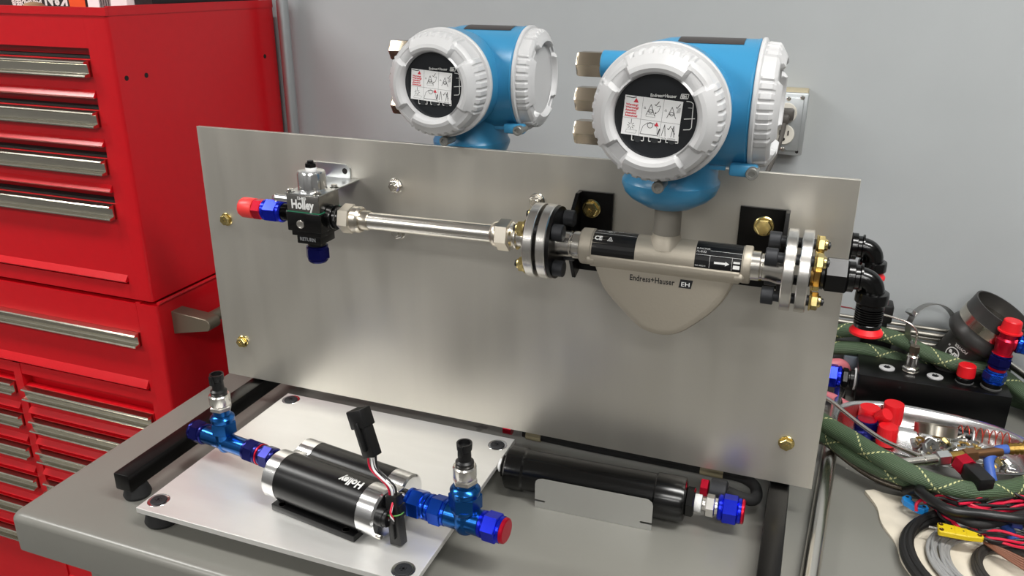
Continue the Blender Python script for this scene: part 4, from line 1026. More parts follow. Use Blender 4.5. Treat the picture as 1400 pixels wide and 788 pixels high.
# ------------------------------------------------------------------ green braided hoses
def hose(label, pts, r=.0115, grp=None):
    t = thing('braided_hose', label, 'hose', (pts[0][0], pts[0][1], 0), group=grp)
    MB().tube(smooth_path(pts, 8), r, 24, uv=True).build('hose', GREEN, t); return t
hose('uppermost green braided hose with dashed yellow tracers arching behind the manifold block',
     [(.86, .470, .0320), (.90, .466, .060), (.939, .4605, .0870), (.985, .4585, .0960), (1.035, .4450, .0945), (1.08, .4250, .0840), (1.13, .4130, .0765), (1.18, .4120, .0735), (1.222, .4050, .0500), (1.255, .378, .0340), (1.285, .32, .0145)], .0125)
hose('second green braided hose, just under the uppermost one behind the manifold block',
     [(.84, .452, .016), (.88, .452, .038), (.939, .4510, .0590), (1.0, .4540, .0620), (1.06, .4530, .0500), (1.12, .4540, .0360), (1.17, .4550, .024), (1.22, .4500, .0140), (1.262, .425, .0130), (1.270, .37, .0130), (1.262, .335, .0130)], .0120)
hose('thick green braided hose sweeping right across the front of the steel tray',
     [(.79, .280, .0140), (.835, .250, .045), (.875, .215, .0600), (.905, .182, .0640), (.9290, .152, .0660), (.960, .128, .0640), (.994, .103, .0600), (1.045, .077, .0530), (1.10, .070, .0500), (1.15, .090, .0500), (1.19, .128, .0480), (1.225, .18, .040), (1.245, .24, .0270), (1.250, .31, .0415)], .0125)
hose('green braided hose below the thick front one, ending in a brass ferrule',
     [(.79, .215, .0130), (.835, .195, .0400), (.875, .178, .0580), (.905, .158, .0540), (0.9312, 0.1553, 0.0450), (0.9610, 0.1263, 0.0430), (0.9897, 0.1085, 0.0400), (1.0228, 0.1024, 0.0340), (1.0569, 0.1015, 0.0300), (1.0920, 0.1068, 0.0260)], .0115)
fe = thing('brass_ferrule', 'short brass hose ferrule lying under the front green hose, above the coiled cables', 'ferrule', (1.0928, 0.1037, 0.0200))
MB().lathe([(.0098, 0), (.0104, .001), (.0104, .022), (.0096, .024), (.0070, .024), (.0070, .020), (0, .020)], AX((1.0911, 0.1064, 0.0260), Vector((1.1092, 0.1083, 0.0200))-Vector((1.0911, 0.1064, 0.0260))), 28).build('ferrule', BRASS, fe)
# braided steel hoses
def bh(label, pts, r=.0052, m=BRAID):
    t = thing('steel_hose', label, 'hose', (pts[0][0], pts[0][1], 0))
    MB().tube(smooth_path(pts, 8), r, 14).build('hose', m, t); return t
bh('thin braided steel hose curving below the green hoses to the bench at the panel edge', [(.897, .27, .006), (.898, .22, .008), (.906, .18, .018), (0.9290, 0.1657, 0.0300), (0.9543, 0.1510, 0.0220), (0.9827, 0.1327, 0.0140), (1.0087, 0.1200, 0.0100), (1.0412, 0.1135, 0.0090), (1.0644, 0.1148, 0.0080)])
t = thing('bent_steel_line', 'thin polished steel line crossing diagonally from the panel edge in front of the red caps', 'tube', (.95, .25, .02))
MB().tube(smooth_path([(.880, .350, .0350), (.935, .2719, .0450), (.9543, .2445, .0450), (.9787, .2093, .0450), (1.0052, .1668, .0500), (1.034, .132, .0580), (1.05, .120, .0600)], 6), .0032, 12).build('line', STEEL, t)

# ------------------------------------------------------------------ oval steel tray and its contents
TC = Vector((1.0800, .236)); TA = -.10; TL, TW, TH = .133, .077, .034
def oval(s, dz, lx=0, n=72):
    return [(TL-TW)]
tr = thing('steel_tray', 'shallow oval stainless steel tray full of small hardware, in front of the black manifold block', 'tray', (TC.x, TC.y, 0))
def stad(a, d):
    """point on a stadium outline inset by d"""
    L_, r = TL-TW, TW-d; c, s = math.cos(a), math.sin(a)
    e = 2.6
    return ((TL-d)*math.copysign(abs(c)**(2/e), c), (TW-d)*math.copysign(abs(s)**(2/e), s))
prof = [(.030, .0010), (.014, .0018), (.008, .006), (.0045, .020), (.002, TH-.002), (-.0005, TH), (-.0055, TH+.0005), (-.0062, TH-.0012), (-.0005, TH-.0016), (.001, TH-.004), (.0035, .019), (.007, .005), (.0135, .0006), (.030, 0)]
b = MB(); n = 96; Mt = MT(TC.x, TC.y, .0002) @ RZ(TA)
vs = []
for d_, z in prof:
    for i in range(n):
        x, y = stad(2*PI*i/n, d_); vs.append((x, y, z))
fs = [(j*n+i, j*n+(i+1) % n, (j+1)*n+(i+1) % n, (j+1)*n+i) for j in range(len(prof)-1) for i in range(n)]+[tuple(range(n)), tuple((len(prof)-1)*n+i for i in range(n))[::-1]]
b.add(vs, fs, Mt).build('tray_body', ALC if False else mat('tray_steel', (206, 206, 206), .26, 1), tr, ang=45)

def redcap(label, p, tilt=0, az=0, r=.0165, h=.026):
    M = MT(*p) @ RZ(az) @ RX(tilt)
    b = MB().lathe([(r*.86, 0), (r*.92, 0), (r*.96, h*.9), (r*.9, h), (0, h)], M, 36)
    for k in range(18): b.box(r*.93, r*.965, -.0007, .0007, h*.1, h*.85, M @ RZ(2*PI*k/18))
    return single(b, 'plastic_cap', REDP, label, 'cap', p)
redcap('rear left red plastic cap in the oval tray, behind the blue fitting', tuple(Vector((0.9952, 0.2860, 0.0380))-Vector((0, 0, .030))), .0, 0, .0165, .030)
redcap('tallest red plastic cap in the tray, touching the left of the steel clamp band', tuple(Vector((1.0298, 0.3004, 0.0440))-Vector((0, 0, .034))), .0, 0, .0160, .034)
redcap('small tipped red cap wedged between the other caps in the tray', (1.0081, 0.2656, 0.0320), .75, .9, .0105, .018)
redcap('front red plastic cap in the tray, right of the blue fitting', tuple(Vector((1.0201, 0.2407, 0.0340))-Vector((0, 0, .030))), .0, 0, .0150, .030)
bfx, bfy, _ = (0.9906, 0.2542, 0.0345)
t = thing('blue_fitting', 'dark blue anodized fitting with a crimson plug, standing at the left end of the tray', 'pipe fitting', (bfx, bfy, .003))
b = MB().lathe([(.0165, .003), (.0180, .006), (.0180, .026), (.0165, .029), (.0160, .032), (.0140, .033)], MT(bfx, bfy, 0), 12, None); b.build('blue_body', BLUD, t)
lab(MB().lathe([(.0140, .0325), (.0138, .0335), (.0105, .0345), (0, .0345)], MT(bfx, bfy, 0), 30).build('plug', REDA, t), 'crimson recessed plug')
single(MB().ring(MT(1.0830, .236, .0355) @ RX(-.42), .0290, .0280, .0145, 60, .0001), 'clamp_band', mat('band_steel', (190, 184, 172), .3, 1, noise=.08, nscale=3), 'round polished steel clamp band resting on the hardware in the tray', 'clamp', (1.083, .236, .0355))
single(MB().tube(smooth_path([(1.1085+.024*math.cos(a), .2120+.020*math.sin(a), .0230+.010*math.sin(a+.5)) for a in [2*PI*i/20 for i in range(20)]], 3, True), .0010, 8, closed=True), 'wire_ring', STEEL, 'thin steel wire ring leaning on the hardware in the tray', 'ring', (1.1085, .212, .013))
# spring
sp_ = [(1.1180+.070*t_, .2270+.0085*math.cos(t_*2*PI*8), .0290+.0105*math.sin(t_*2*PI*8)) for t_ in [i/180 for i in range(181)]]; sp_ = [(x, y+.036, z+.004) for x, y, z in sp_]
single(MB().tube(sp_, .0008, 6), 'coil_spring', mat('copper_red_wire', (196, 66, 48), .35, .4), 'stretched red coil spring lying in the right half of the tray', 'spring', (1.153, .227, .018))
single(MB().lathe([(.0070, 0), (.0070, .030), (.005, .031), (.005, .001)], AX((1.105, .262, .0310), (1, -.1, 0)), 20), 'black_sleeve', BLKPL, 'short black sleeve behind the spring in the tray', 'sleeve', (1.12, .262, .024))
# scattered fasteners
def p_nut(): 
    b = MB(); p = [(.0045, 0), (.0088, 0), (.0096, .001), (.0096, .006), (.0088, .007), (.0045, .007), (.0045, 0)]
    b.lathe(p[:6], None, 6); b.f = b.f[:-2]; b.f += [(5*6+i, 5*6+(i+1) % 6, (i+1) % 6, i) for i in range(6)]; return b
def p_washer(): return MB().ring(None, .0095, .0050, .0012, 24, .0002) if False else MB().ring(Matrix.Identity(4), .0095, .0050, .0012, 24, .0002)
def p_bolt(): return MB().hexn(Matrix.Identity(4), .0078, .0055).lathe([(.0040, .0055), (.0040, .030), (.0032, .031), (0, .031)], Matrix.Identity(4), 16)
def p_flat(): return MB().extr([(-.012, -.006), (.010, -.007), (.014, 0), (.009, .007), (-.011, .005)], 0, .0010)
def p_screw(): return MB().lathe([(0, 0), (.0045, .0), (.0052, .0015), (.0050, .003), (.0022, .0035), (.0022, .018), (0, .020)], Matrix.Identity(4), 14)
kinds = [('hex_nut', p_nut, ZINC, 'loose zinc hex nut in the heap of hardware in the oval tray', 'nut', 'loose hex nuts in the tray', 26),
         ('flat_washer', p_washer, BRASS, 'flat yellowish washer in the heap of hardware in the oval tray', 'washer', 'loose washers in the tray', 26),
         ('hex_bolt', p_bolt, ZINC, 'bright hex bolt lying in the heap of hardware in the oval tray', 'bolt', 'loose hex bolts in the tray', 22),
         ('gold_nut', p_nut, GOLD, 'gold coloured nut in the heap of hardware in the oval tray', 'nut', 'gold nuts in the tray', 12),
         ('metal_tab', p_flat, ALS, 'small flat metal tab in the heap of hardware in the oval tray', 'metal tab', 'flat tabs in the tray', 14),
         ('small_screw', p_screw, STEEL, 'small bright screw in the heap of hardware in the oval tray', 'screw', 'small screws in the tray', 22)]
for nm, fn, m_, lb, ct_, gp, cnt in kinds:
    first = None
    for i in range(cnt):
        for _ in range(60):
            x = rnd.gauss(.036, .044); y = rnd.gauss(-.012, .026)
            if (x/.108)**2+(y/.060)**2 < 1 and not (x < -.028 and y > -.050): break
        hz = .006+.028*(rnd.random()**.7)*max(.05, 1-((x-.022)/.09)**2-((y+.012)/.06)**2)
        p = Mt @ Vector((x, y, hz))
        if first is None:
            first = fn().build(nm, m_, None); o = first
        else:
            o = first.copy(); COL.objects.link(o)
        o.scale = (.9, .9, .9); o.location = p; o.rotation_euler = (rnd.uniform(-.9, .9)+(PI/2 if nm in ('hex_bolt', 'small_screw') else 0), rnd.uniform(-.6, .6), rnd.uniform(0, 6.28))
        if nm == 'hex_nut' and i == 0: o.location = (1.0720, .203, .0305); o.rotation_euler = (.9, .5, .3); o.scale = (1.35, 1.35, 1.35)
        tag(o, lb if not (nm == 'hex_nut' and i == 0) else 'largest zinc nut, tilted on top of the hardware heap in the oval tray', ct_, gp)

# brass tee with fittings in front of the tray
bt = thing('brass_tee_valve', 'brass tee with steel nut, crimson hex and black body lying across the front green hose', 'valve', (1.1150, .130, .05))
A = Vector((1.0519, 0.1057, 0.0620)); Bv = Vector((1.1151, 0.1387, 0.0660)); M = AX(A, Bv-A)
MB().lathe([(.0060, -.030), (.0062, 0), (.0070, .001), (.0070, .018)], M, 22).build('steel_tail', STEEL, bt)
MB().hexn(M @ MT(0, 0, .018), .0105, .018, rot=.3).lathe([(.0075, .036), (.0075, .038)], M, 20).build('steel_nut', ZINC, bt)
MB().lathe([(.0070, .037), (.0078, .038), (.0078, .056), (.0068, .057)], M, 20).lathe([(.0068, 0), (.0068, .016)], M @ MT(0, 0, .047) @ AX((0, 0, 0), M.to_3x3().inverted() @ Vector((.45, -.75, -.5))), 20).build('tee_body', BRASS, bt)
MB().hexn(M @ MT(0, 0, .057), .0098, .018, rot=.2).lathe([(.0062, .075), (.0066, .112)], M, 18).build('bronze_nut', BROWN, bt)
o0 = M @ Vector((0, 0, .047)); d1 = Vector((.45, -.75, -.5)).normalized()
d1 = Vector((.42, -.90, -.02)).normalized()
M2 = AX(o0+d1*.012, d1)
lab(MB().hexn(M2, .0145, .018, rot=.3).build('crimson_hex', REDA, bt), 'crimson anodized hex')
MB().rbox(-.0105, .0105, -.0105, .0105, .018, .056, .002, M2).build('valve_body', BLKPL, bt)
bt2 = thing('brass_barb', 'brass hose barb with a bent blue hose at the right end of the tray', 'hose fitting', (1.17, .17, .05))
Mb = AX((1.1600, .1640, .0700), (.9, .25, .10))
prf = []
for k in range(3): prf += [(.0068, .006*k), (.0086, .006*k+.005)]
b = MB().lathe(prf+[(.0075, .018), (.0075, .022)], Mb, 20).hexn(Mb @ MT(0, 0, .021), .0112, .016).lathe([(.0085, .037), (.0085, .075)], Mb, 20)
b.build('barb', BRASS, bt2)
MB().tube(smooth_path([Mb @ Vector((0, 0, -.001)), (1.148, .1580, .0690), (1.139, .1500, .0630), (1.136, .1360, .0560), (1.1440, .100, .0300), (1.150, .060, .0200), (1.158, .030, .014)], 6), .0066, 16).build('blue_hose', BLUHO, bt2)

# ------------------------------------------------------------------ things at the wall behind: ring clamp, reducer, grey box, tubes
hc = thing('hose_clamp', 'large thin round band clamp standing on edge against the grey wall', 'clamp', (1.062, .45, .09))
Mc = AX((1.0800, .4600, .1150), (.48, -.85, .24))
MB().ring(Mc, .0440, .0430, .0150, 72, .0001).build('band', mat('clamp_band_steel', (170, 170, 168), .34, 1), hc)
b = MB().rbox(-.006, .006, -.004, .004, -.002, .014, .001, Mc @ RZ(PI*.78) @ MT(.0475, 0, 0)); b.tube([Mc @ Vector((.044*math.cos(a), .044*math.sin(a), .014)) for a in (3.5, 3.6, 3.7, 3.8)], .0028, 8)
b.build('clamp_screw', ZINC, hc)
gb = thing('black_sensor_box', 'small black plastic sensor housing at the wall behind the elbow hose tail', 'sensor', (1.005, .47, .08))
MB().rbox(.985, 1.022, .455, .49, .115, .148, .004, MT(0, 0, 0)).rbox(.988, 1.016, .46, .488, .098, .116, .002).build('housing', BLKPL, gb)
MB().cyl(MT(1.006, .470, .1478), .003, .001, 14).build('screw', STEEL, gb)
b = MB().rbox(.980, 1.03, .470, .4905, .001, .098, .004); b.build('stem', BLKPL, gb)
for i, (y, z, r) in enumerate(((.4790, .1050, .0042), (.4850, .0955, .0042), (.4800, .0860, .0045), (.4880, .1120, .0032))):
    t = thing('grey_rod', ('topmost', 'second', 'lowest and thickest', 'thinnest rear')[i]+' of the four grey metal rods along the wall', 'rod', (.85, y, z), group='grey rods along the wall')
    MB().tube([(.62+.02*i, y, z), (1.20, y, z-.010)], r, 12).build('rod', mat('dull_rod', (150, 146, 138), .4, .8), t)
sb = thing('shelf_block', 'dark low crate at the wall under the grey rods, behind the green hoses', 'crate', (1.0, .478, 0))
b = MB().box(.6, .62, .468, .488, 0.001, .079).box(1.195, 1.215, .468, .488, .001, .072)
b.build('rod_support', DGREY, sb)
# silicone reducer coupler
rd = thing('silicone_coupler', 'charcoal silicone hose reducer with a steel band and white print leaning behind the red-capped stack', 'hose coupler', (1.165, .44, .03))
ax_ = Vector((.42, -.12, .86)).normalized()
c0 = Vector((1.1330, .4480, .0830)); Mr = AX(c0, ax_) @ Matrix.Scale(.93, 4)
b = MB().lathe([(.0370, -.036), (.0400, -.034), (.0400, .024), (.0425, .031), (.0500, .036), (.0540, .042), (.0545, .050), (.0515, .058), (.0500, .062), (.0500, .108), (.0470, .108), (.0470, .060), (.0370, .022), (.0370, -.036)], Mr, 64)
b.f = b.f[:-2] if len(b.f[-1]) > 4 else b.f
b.build('sleeve', SILC, rd)
lab(MB().lathe([(.0503, .0650), (.0510, .0652), (.0510, .0830), (.0503, .0832)], Mr, 64).build('steel_band', mat('band_bright', (196, 190, 178), .22, 1), rd), 'polished steel clamp band')
Rc = .0403
def cf(a0):
    def f_(u, v):
        r = Rc+max(0, v-.022)*.36
        return Mr @ Vector((r*math.cos(a0+u/Rc), r*math.sin(a0+u/Rc), v))
    return f_
# the side of the sleeve that faces the room's front
fa = math.atan2((Mr.inverted().to_3x3() @ Vector((-.62, -1, .3))).y, (Mr.inverted().to_3x3() @ Vector((-.62, -1, .3))).x)
P = Print(cf(fa))
P.text('POWER', .018, .0255, .0080, rot=PI, bold=.0002, xs=.9); P.circ(.0, .0055, .0112, .0018, 28)
P.text('aFe', .0090, .0100, .0120, rot=PI, bold=.0004); P.circ(-.0145, .014, .0014, .0008, 8)
P.build('white_print', INKW, rd, ang=0)

# grey clear bag and pink hoses at the left of the block
single(MB().rbox(.955, 1.150, .4380, .4450, .001, .052, .002), 'glass_plate', mat('blue_grey_film', (92, 100, 108), .2), 'glossy blue-grey panel edge standing just behind the manifold block', 'panel', (1.05, .44, 0))
for i, (pts, r, lb) in enumerate((([(.85, .40, .012), (.90, .41, .030), (.9480, .4250, .040), (.960, .4400, .020), (.955, .452, .012)], .0110, 'upper pale red hose curling beside the blue nut of the manifold block'),
                                ([(.84, .345, .0115), (.90, .350, .0145), (.9380, .345, .0150), (.965, .330, .0110), (.985, .325, .0085)], .0080, 'lower pale red hose running into the gap left of the steel tray'))):
    single(MB().tube(smooth_path(pts, 8), r, 14), 'red_hose', PINKH, lb, 'hose', (pts[0][0], pts[0][1], 0))

# ------------------------------------------------------------------ canvas, coils, wires in front of the tray
cv = MB(); nx, ny = 30, 26
c00, c10, c01, c11 = Vector((1.0440, -.100)), Vector((1.34, -.120)), Vector((.9900, .0960)), Vector((1.32, .130))
def cpt(i, j, dz=0):
    u, v = i/nx, j/ny; p = (c00*(1-u)+c10*u)*(1-v)+(c01*(1-u)+c11*u)*v
    z = .0022+.0016*math.sin(u*19+v*5)*math.sin(v*11)+(.004*math.exp(-((u-.05-.03*math.sin(v*6))/.02)**2))
    return (p.x+.0025*math.sin(v*17)*(1-u), p.y+.003*math.sin(u*15), max(.0008, z)+dz)
top = [cpt(i, j, .0010) for j in range(ny+1) for i in range(nx+1)]; bot = [(x, y, .0003) for x, y, z in top]
idx = lambda i, j: j*(nx+1)+i; N_ = len(top)
cv.v = top+bot
cv.f = [(idx(i, j), idx(i+1, j), idx(i+1, j+1), idx(i, j+1)) for j in range(ny) for i in range(nx)]+[(N_+idx(i, j), N_+idx(i, j+1), N_+idx(i+1, j+1), N_+idx(i+1, j)) for j in range(ny) for i in range(nx)]
ed = [(i, 0) for i in range(nx)]+[(nx, j) for j in range(ny)]+[(nx-i, ny) for i in range(nx)]+[(0, ny-j) for j in range(ny)]
cv.f += [(idx(*ed[k]), N_+idx(*ed[k]), N_+idx(*ed[(k+1) % len(ed)]), idx(*ed[(k+1) % len(ed)])) for k in range(len(ed))]
single(cv, 'canvas_cloth', CANVAS, 'cream canvas cloth spread on the bench under the coiled cables at the right front', 'cloth', (1.15, 0, 0), ang=60)

def coil(name, label, c, R0, R1, n, r, z0, m, turns_pts=56, el=1.0, jit=.002, cat='cable'):
    """cable coil: n turns spread between radius R0 and R1"""
    pts = []; tot = n*turns_pts
    ph = [rnd.uniform(0, 6.28) for _ in range(n+1)]
    order = [R0+(R1-R0)*((k*0.618) % 1) for k in range(n+1)]; zs = [z0+r*(1+1.75*(k*7 % n)/n*(n*2*r/(R1-R0+2*r))) for k in range(n+1)]
    for i in range(tot):
        k = i//turns_pts; f = (i % turns_pts)/turns_pts; f2 = f*f*(3-2*f)
        a = 2*PI*f; Rr = order[k]*(1-f2)+order[k+1]*f2+jit*math.sin(a*2+ph[k]); z = zs[k]*(1-f2)+zs[k+1]*f2
        pts.append((c[0]+Rr*math.cos(a), c[1]+Rr*el*math.sin(a), z))
    return single(MB().tube(pts, r, 10), name, m, label, cat, (c[0], c[1], 0))
coil('black_cable', 'thick black cable coiled round the outside of the grey cable on the canvas cloth', (1.140, -.030), .1020, .1180, 3, .0058, .0045, mat('black_cable_sheath', (20, 19, 19), .5), el=.98)
coil('grey_cable', 'coil of thin shiny grey cable lying inside the thick black cable', (1.150, -.022), .062, .103, 13, .0024, .0045, GREYC, el=.95, jit=.003)
coil('dark_cable', 'thin dark inner cable coil around the bare patch of canvas', (1.160, -.030), .044, .062, 4, .0036, .0045, mat('dark_cable_sheath', (44, 41, 38), .5))
# thick black cables arching over the coils
def cable(name, label, pts, r, m, cat='cable', grp=None):
    return single(MB().tube(smooth_path(pts, 8), r, 12), name, m, label, cat, (pts[0][0], pts[0][1], 0), grp)
cable('black_cable', 'upper soft black cable arching from under the green hose to the right edge',
      [(1.035, .085, .022), (1.050, .070, .040), (1.0472, 0.0549, 0.0450), (1.0604, 0.0379, 0.0450), (1.0814, 0.0231, 0.0450), (1.1173, 0.0289, 0.0450), (1.1622, 0.0352, 0.0450), (1.2028, 0.0659, 0.0300)], .0066, BLKPL)
cable('black_cable', 'second black sleeved cable just below the upper one, joining it toward the right edge',
      [(1.0411, 0.1137, 0.0100), (1.0522, 0.0881, 0.0200), (1.0726, 0.0500, 0.0300), (1.0959, 0.0284, 0.0320), (1.1239, 0.0297, 0.0320), (1.1696, 0.0650, 0.0340), (1.2182, 0.1026, 0.0300)], .0060, mat('black_sleeve_cloth', (26, 25, 25), .7, bump=.5, nscale=400))

def twist(label, pts, r=.0018, pitch=.062, grp=None, R=None):
    R = r*1.02 if R is None else R
    P = smooth_path(pts, 14); t = thing('twisted_wires', label, 'wires', (pts[0][0], pts[0][1], 0), group=grp)
    T = [(P[min(i+1, len(P)-1)]-P[max(i-1, 0)]).normalized() for i in range(len(P))]
    L = 0; A, B = [], []
    for i, p in enumerate(P):
        if i: L += (p-P[i-1]).length
        x = T[i].cross(Vector((0, 0, 1)))
        x = x.normalized() if x.length > .05 else Vector((1, 0, 0)); y = T[i].cross(x); a = 2*PI*L/pitch
        o = x*math.cos(a)*R+y*math.sin(a)*R; A.append(p+o); B.append(p-o)
    MB().tube(A, r, 8).build('red_wire', WRED, t); MB().tube(B, r, 8).build('black_wire', WBLK, t)
    return t
twist('uppermost red and black twisted wires, rising at the right behind the valve body',
      [(1.0590, 0.0616, 0.0300), (1.0714, 0.0650, 0.0400), (1.0939, 0.0590, 0.0440), (1.1260, 0.0730, 0.0440), (1.1456, 0.0864, 0.0480), (1.1576, 0.1040, 0.0520), (1.1628, 0.1234, 0.0500)])
twist('second row of red and black twisted wires, right of the brass ferrule',
      [(1.0533, 0.0560, 0.0300), (1.0771, 0.0629, 0.0360), (1.0993, 0.0554, 0.0400), (1.1219, 0.0557, 0.0400), (1.1463, 0.0701, 0.0400), (1.1655, 0.0815, 0.0440), (1.1873, 0.1027, 0.0400)])
twist('third row of red and black twisted wires just above the thick black cable',
      [(1.0739, 0.0639, 0.0300), (1.0947, 0.0529, 0.0360), (1.1189, 0.0494, 0.0380), (1.1433, 0.0587, 0.0380), (1.1627, 0.0698, 0.0400), (1.1840, 0.0846, 0.0400)])
twist('red and black twisted pair doubling back in a small loop near the right edge',
      [(1.1270, 0.0627, 0.0400), (1.1464, 0.0758, 0.0440), (1.1606, 0.0871, 0.0480), (1.1710, 0.1017, 0.0500), (1.1703, 0.1151, 0.0480), (1.1622, 0.1046, 0.0460), (1.1463, 0.0839, 0.0420), (1.1297, 0.0704, 0.0400)])
twist('red and black twisted pair looping from the right frame edge, outermost loop',
      [(1.1810, 0.0861, 0.0360), (1.1741, 0.0912, 0.0420), (1.1783, 0.1076, 0.0480), (1.1762, 0.1277, 0.0460), (1.1657, 0.1232, 0.0440), (1.1481, 0.1155, 0.0400)])
twist('red and black twisted pair hanging left across the coils below the black cables',
      [(1.0653, 0.0666, 0.0260), (1.0706, 0.0547, 0.0240), (1.0743, 0.0397, 0.0240), (1.0874, 0.0286, 0.0240), (1.0998, 0.0103, 0.0260), (1.1170, 0.0036, 0.0280), (1.1387, 0.0060, 0.0280), (1.1786, 0.0198, 0.0280)])
twist('lower red and black twisted pair crossing above the yellow connector to the right edge',
      [(1.0725, 0.0656, 0.0240), (1.0779, 0.0472, 0.0220), (1.0846, 0.0304, 0.0220), (1.0969, 0.0139, 0.0260), (1.1116, 0.0078, 0.0300), (1.1324, 0.0188, 0.0300), (1.1589, 0.0215, 0.0300), (1.1836, 0.0279, 0.0300)])
twist('red and black twisted pair lying deepest under the green hose by the brass ferrule',
      [(1.0668, 0.0664, 0.0220), (1.0884, 0.0721, 0.0260), (1.1119, 0.0581, 0.0280), (1.1368, 0.0579, 0.0280), (1.1648, 0.0784, 0.0280), (1.1875, 0.0904, 0.0280)])
twist('red and black twisted pair just in front of the black valve body',
      [(1.0908, 0.0461, 0.0440), (1.1124, 0.0565, 0.0470), (1.1350, 0.0742, 0.0500), (1.1517, 0.0878, 0.0520), (1.1626, 0.0814, 0.0500), (1.1795, 0.0869, 0.0440)])
twist('lowest red and black twisted pair, right of the yellow connector',
      [(1.1013, 0.0340, 0.0240), (1.1123, 0.0259, 0.0260), (1.1241, 0.0088, 0.0240), (1.1395, 0.0059, 0.0240), (1.1621, 0.0101, 0.0240), (1.1824, 0.0150, 0.0240)])
for i in range(7):
    j = lambda s: rnd.uniform(-s, s)
    q = [(1.0668, 0.0676, 0.0280), (1.0870, 0.0694, 0.0320), (1.1066, 0.0608, 0.0360), (1.1278, 0.0660, 0.0380), (1.1509, 0.0815, 0.0380), (1.1708, 0.0959, 0.0380), (1.1932, 0.1076, 0.0360)]
    k = i % 3
    twist('red and black twisted pair buried in the middle of the wire tangle at the right', [tuple(Vector(p)+Vector((j(.004), j(.012), -.004+j(.007)))) for p in q[k//2:7-k//2]], pitch=rnd.uniform(.045, .075), grp='buried red and black pairs')
for i in range(5):
    cable('brown_wire', ('innermost', 'second', 'middle', 'fourth', 'outermost')[i]+' thin brown wire of the fan below the red pairs',
          [(1.1189, 0.0064, 0.0200), tuple(Vector((1.1393, -0.0005, 0.0200))+Vector((0, -.004*i, 0))), tuple(Vector((1.1615, -0.0093, 0.0180))+Vector((0, -.006*i, 0))), tuple(Vector((1.1821, -0.0155, 0.0160))+Vector((0, -.008*i, 0)))], .0016, WBRN, 'wire', 'brown wires at the right edge')
cable('red_wire', 'single red wire looping into the blue clip on the canvas', [(1.0464, 0.0463, 0.0200), (1.0453, 0.0492, 0.0280), (1.0493, 0.0532, 0.0320), (1.0584, 0.0584, 0.0320), (1.0691, 0.0587, 0.0300)], .0021, WRED, 'wire')
# blue clip
bc = thing('blue_connector', 'light blue plastic connector clip lying on the black coil at its upper left', 'connector', (1.0455, 0.0602, 0.0160))
Mq = MT(*(1.0444, 0.0582, 0.0160)) @ RZ(-.70)
out = [(-.0165, -.003), (-.0165, .006), (-.012, .0085), (-.008, .006), (-.0065, .001), (.0065, .001), (.008, .006), (.012, .0085), (.0165, .006), (.0165, -.003), (.010, -.0075), (-.010, -.0075)]
b = MB().extr(out, 0, .009, Mq, bev=.001); b.build('clip', BLUP, bc)
for x in (-.0125, .0125): MB().cyl(Mq @ MT(x, .002, .0092), .0022, .0004, 12).build('hole', DARK, bc)
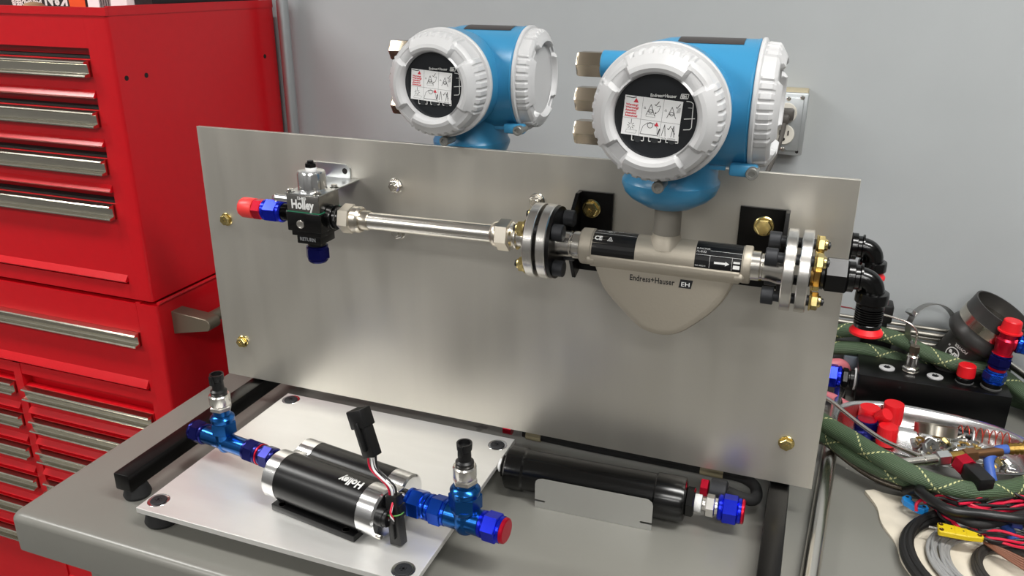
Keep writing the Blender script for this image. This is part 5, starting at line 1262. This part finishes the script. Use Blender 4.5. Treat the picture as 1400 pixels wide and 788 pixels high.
# yellow connector
yc = thing('yellow_connector', 'flat yellow thermocouple plug with dark eyelets lying on the grey cable coil', 'connector', (1.0895, 0.0031, 0.0240))
Mq = MT(*(1.0904, 0.0034, 0.0240)) @ RZ(-.02)
w_ = .0245
out = [(-w_, -.0085), (-w_, .0085), (-w_+.002, .0100), (-.006, .0095), (.007, .0078), (w_-.001, .0035), (w_+.0015, .001), (w_+.0015, -.003), (w_, -.0050), (.007, -.0085), (-w_+.002, -.0100)]
b = MB().extr(out, 0, .0075, Mq, bev=.0012).box(-.0062, -.0056, -.0090, .0090, .0074, .0080, Mq).box(.0068, .0074, -.008, .0074, .0074, .0080, Mq)
b.cyl(Mq @ MT(.0005, 0, .0072), .0028, .0006, 16); b.build('shell', YEL, yc)
for x, y in ((-.0210, .0055), (-.0210, -.0055), (.0215, -.0008)):
    MB().lathe([(.0012, .0076), (.0020, .0082), (.0026, .0082), (.0028, .0075)], Mq @ MT(x, y, 0), 16).build('eyelet', mat('bronze_eyelet', (110, 80, 40), .4, .8), yc)
for x, y in ((-.0095, .001), (.0040, .0012)): MB().cyl(Mq @ MT(x, y, .0072), .0011, .0005, 10).build('pin_hole', DARK, yc)
MB().tube([Mq @ Vector((-w_-.010, 0, .004)), Mq @ Vector((-w_+.001, 0, .004))], .0014, 8).build('lead', STEEL, yc)
# small marker pieces
for p, lb in (((1.1579, 0.0440, 0.0300), 'small dark blue tape tag on the thick black cable near the right edge'),):
    single(MB().rbox(-.006, .006, -.009, .009, 0, .004, .001, MT(*p)), 'blue_tag', mat('tag_blue', (36, 48, 120), .5), lb, 'tag', p)
t = thing('red_strip', 'small red and white paper strip lying on the bench under the steel hose', 'strip', (1.0277, 0.1493, 0.0010))
b0 = Vector((1.0277, 0.1493, 0.0010))
MB().rbox(b0.x-.014, b0.x+.012, b0.y-.003, b0.y+.004, .0003, .0012, .0002).build('strip', REDP, t); MB().box(b0.x-.012, b0.x+.010, b0.y-.0005, b0.y+.001, .0012, .0014).build('white_line', WHTM, t)
single(MB().tube(smooth_path([(0.9981, 0.1332, 0.0015), (1.0052, 0.1437, 0.0015), (1.0098, 0.1377, 0.0015), (1.0036, 0.1257, 0.0015), (1.0104, 0.1303, 0.0015)], 5), .0008, 6), 'metal_shaving', STEEL, 'tiny curled bright metal shaving on the bench left of the canvas', 'shaving', (1.0039, 0.1355, 0.0015))
# right edge clutter
single(MB().rbox(1.222, 1.31, .262, .300, .001, .030, .006), 'grey_block', GREYRUB, 'grey rounded block right of the oval tray at the picture edge', 'block', (1.26, .28, 0))
single(MB().tube(smooth_path([(1.205, .465, .072), (1.26, .40, .055), (1.32, .33, .040), (1.40, .25, .0075)], 6), .0058, 12), 'steel_rod', STEEL, 'bright steel rod slanting down at the right edge behind the tall fitting stack', 'rod', (1.25, .41, .05))
single(MB().rbox(1.295, 1.40, .40, .46, .001, .048, .004), 'black_case', BLKPL, 'dark box behind the green hose at the far right edge', 'box', (1.35, .43, 0))
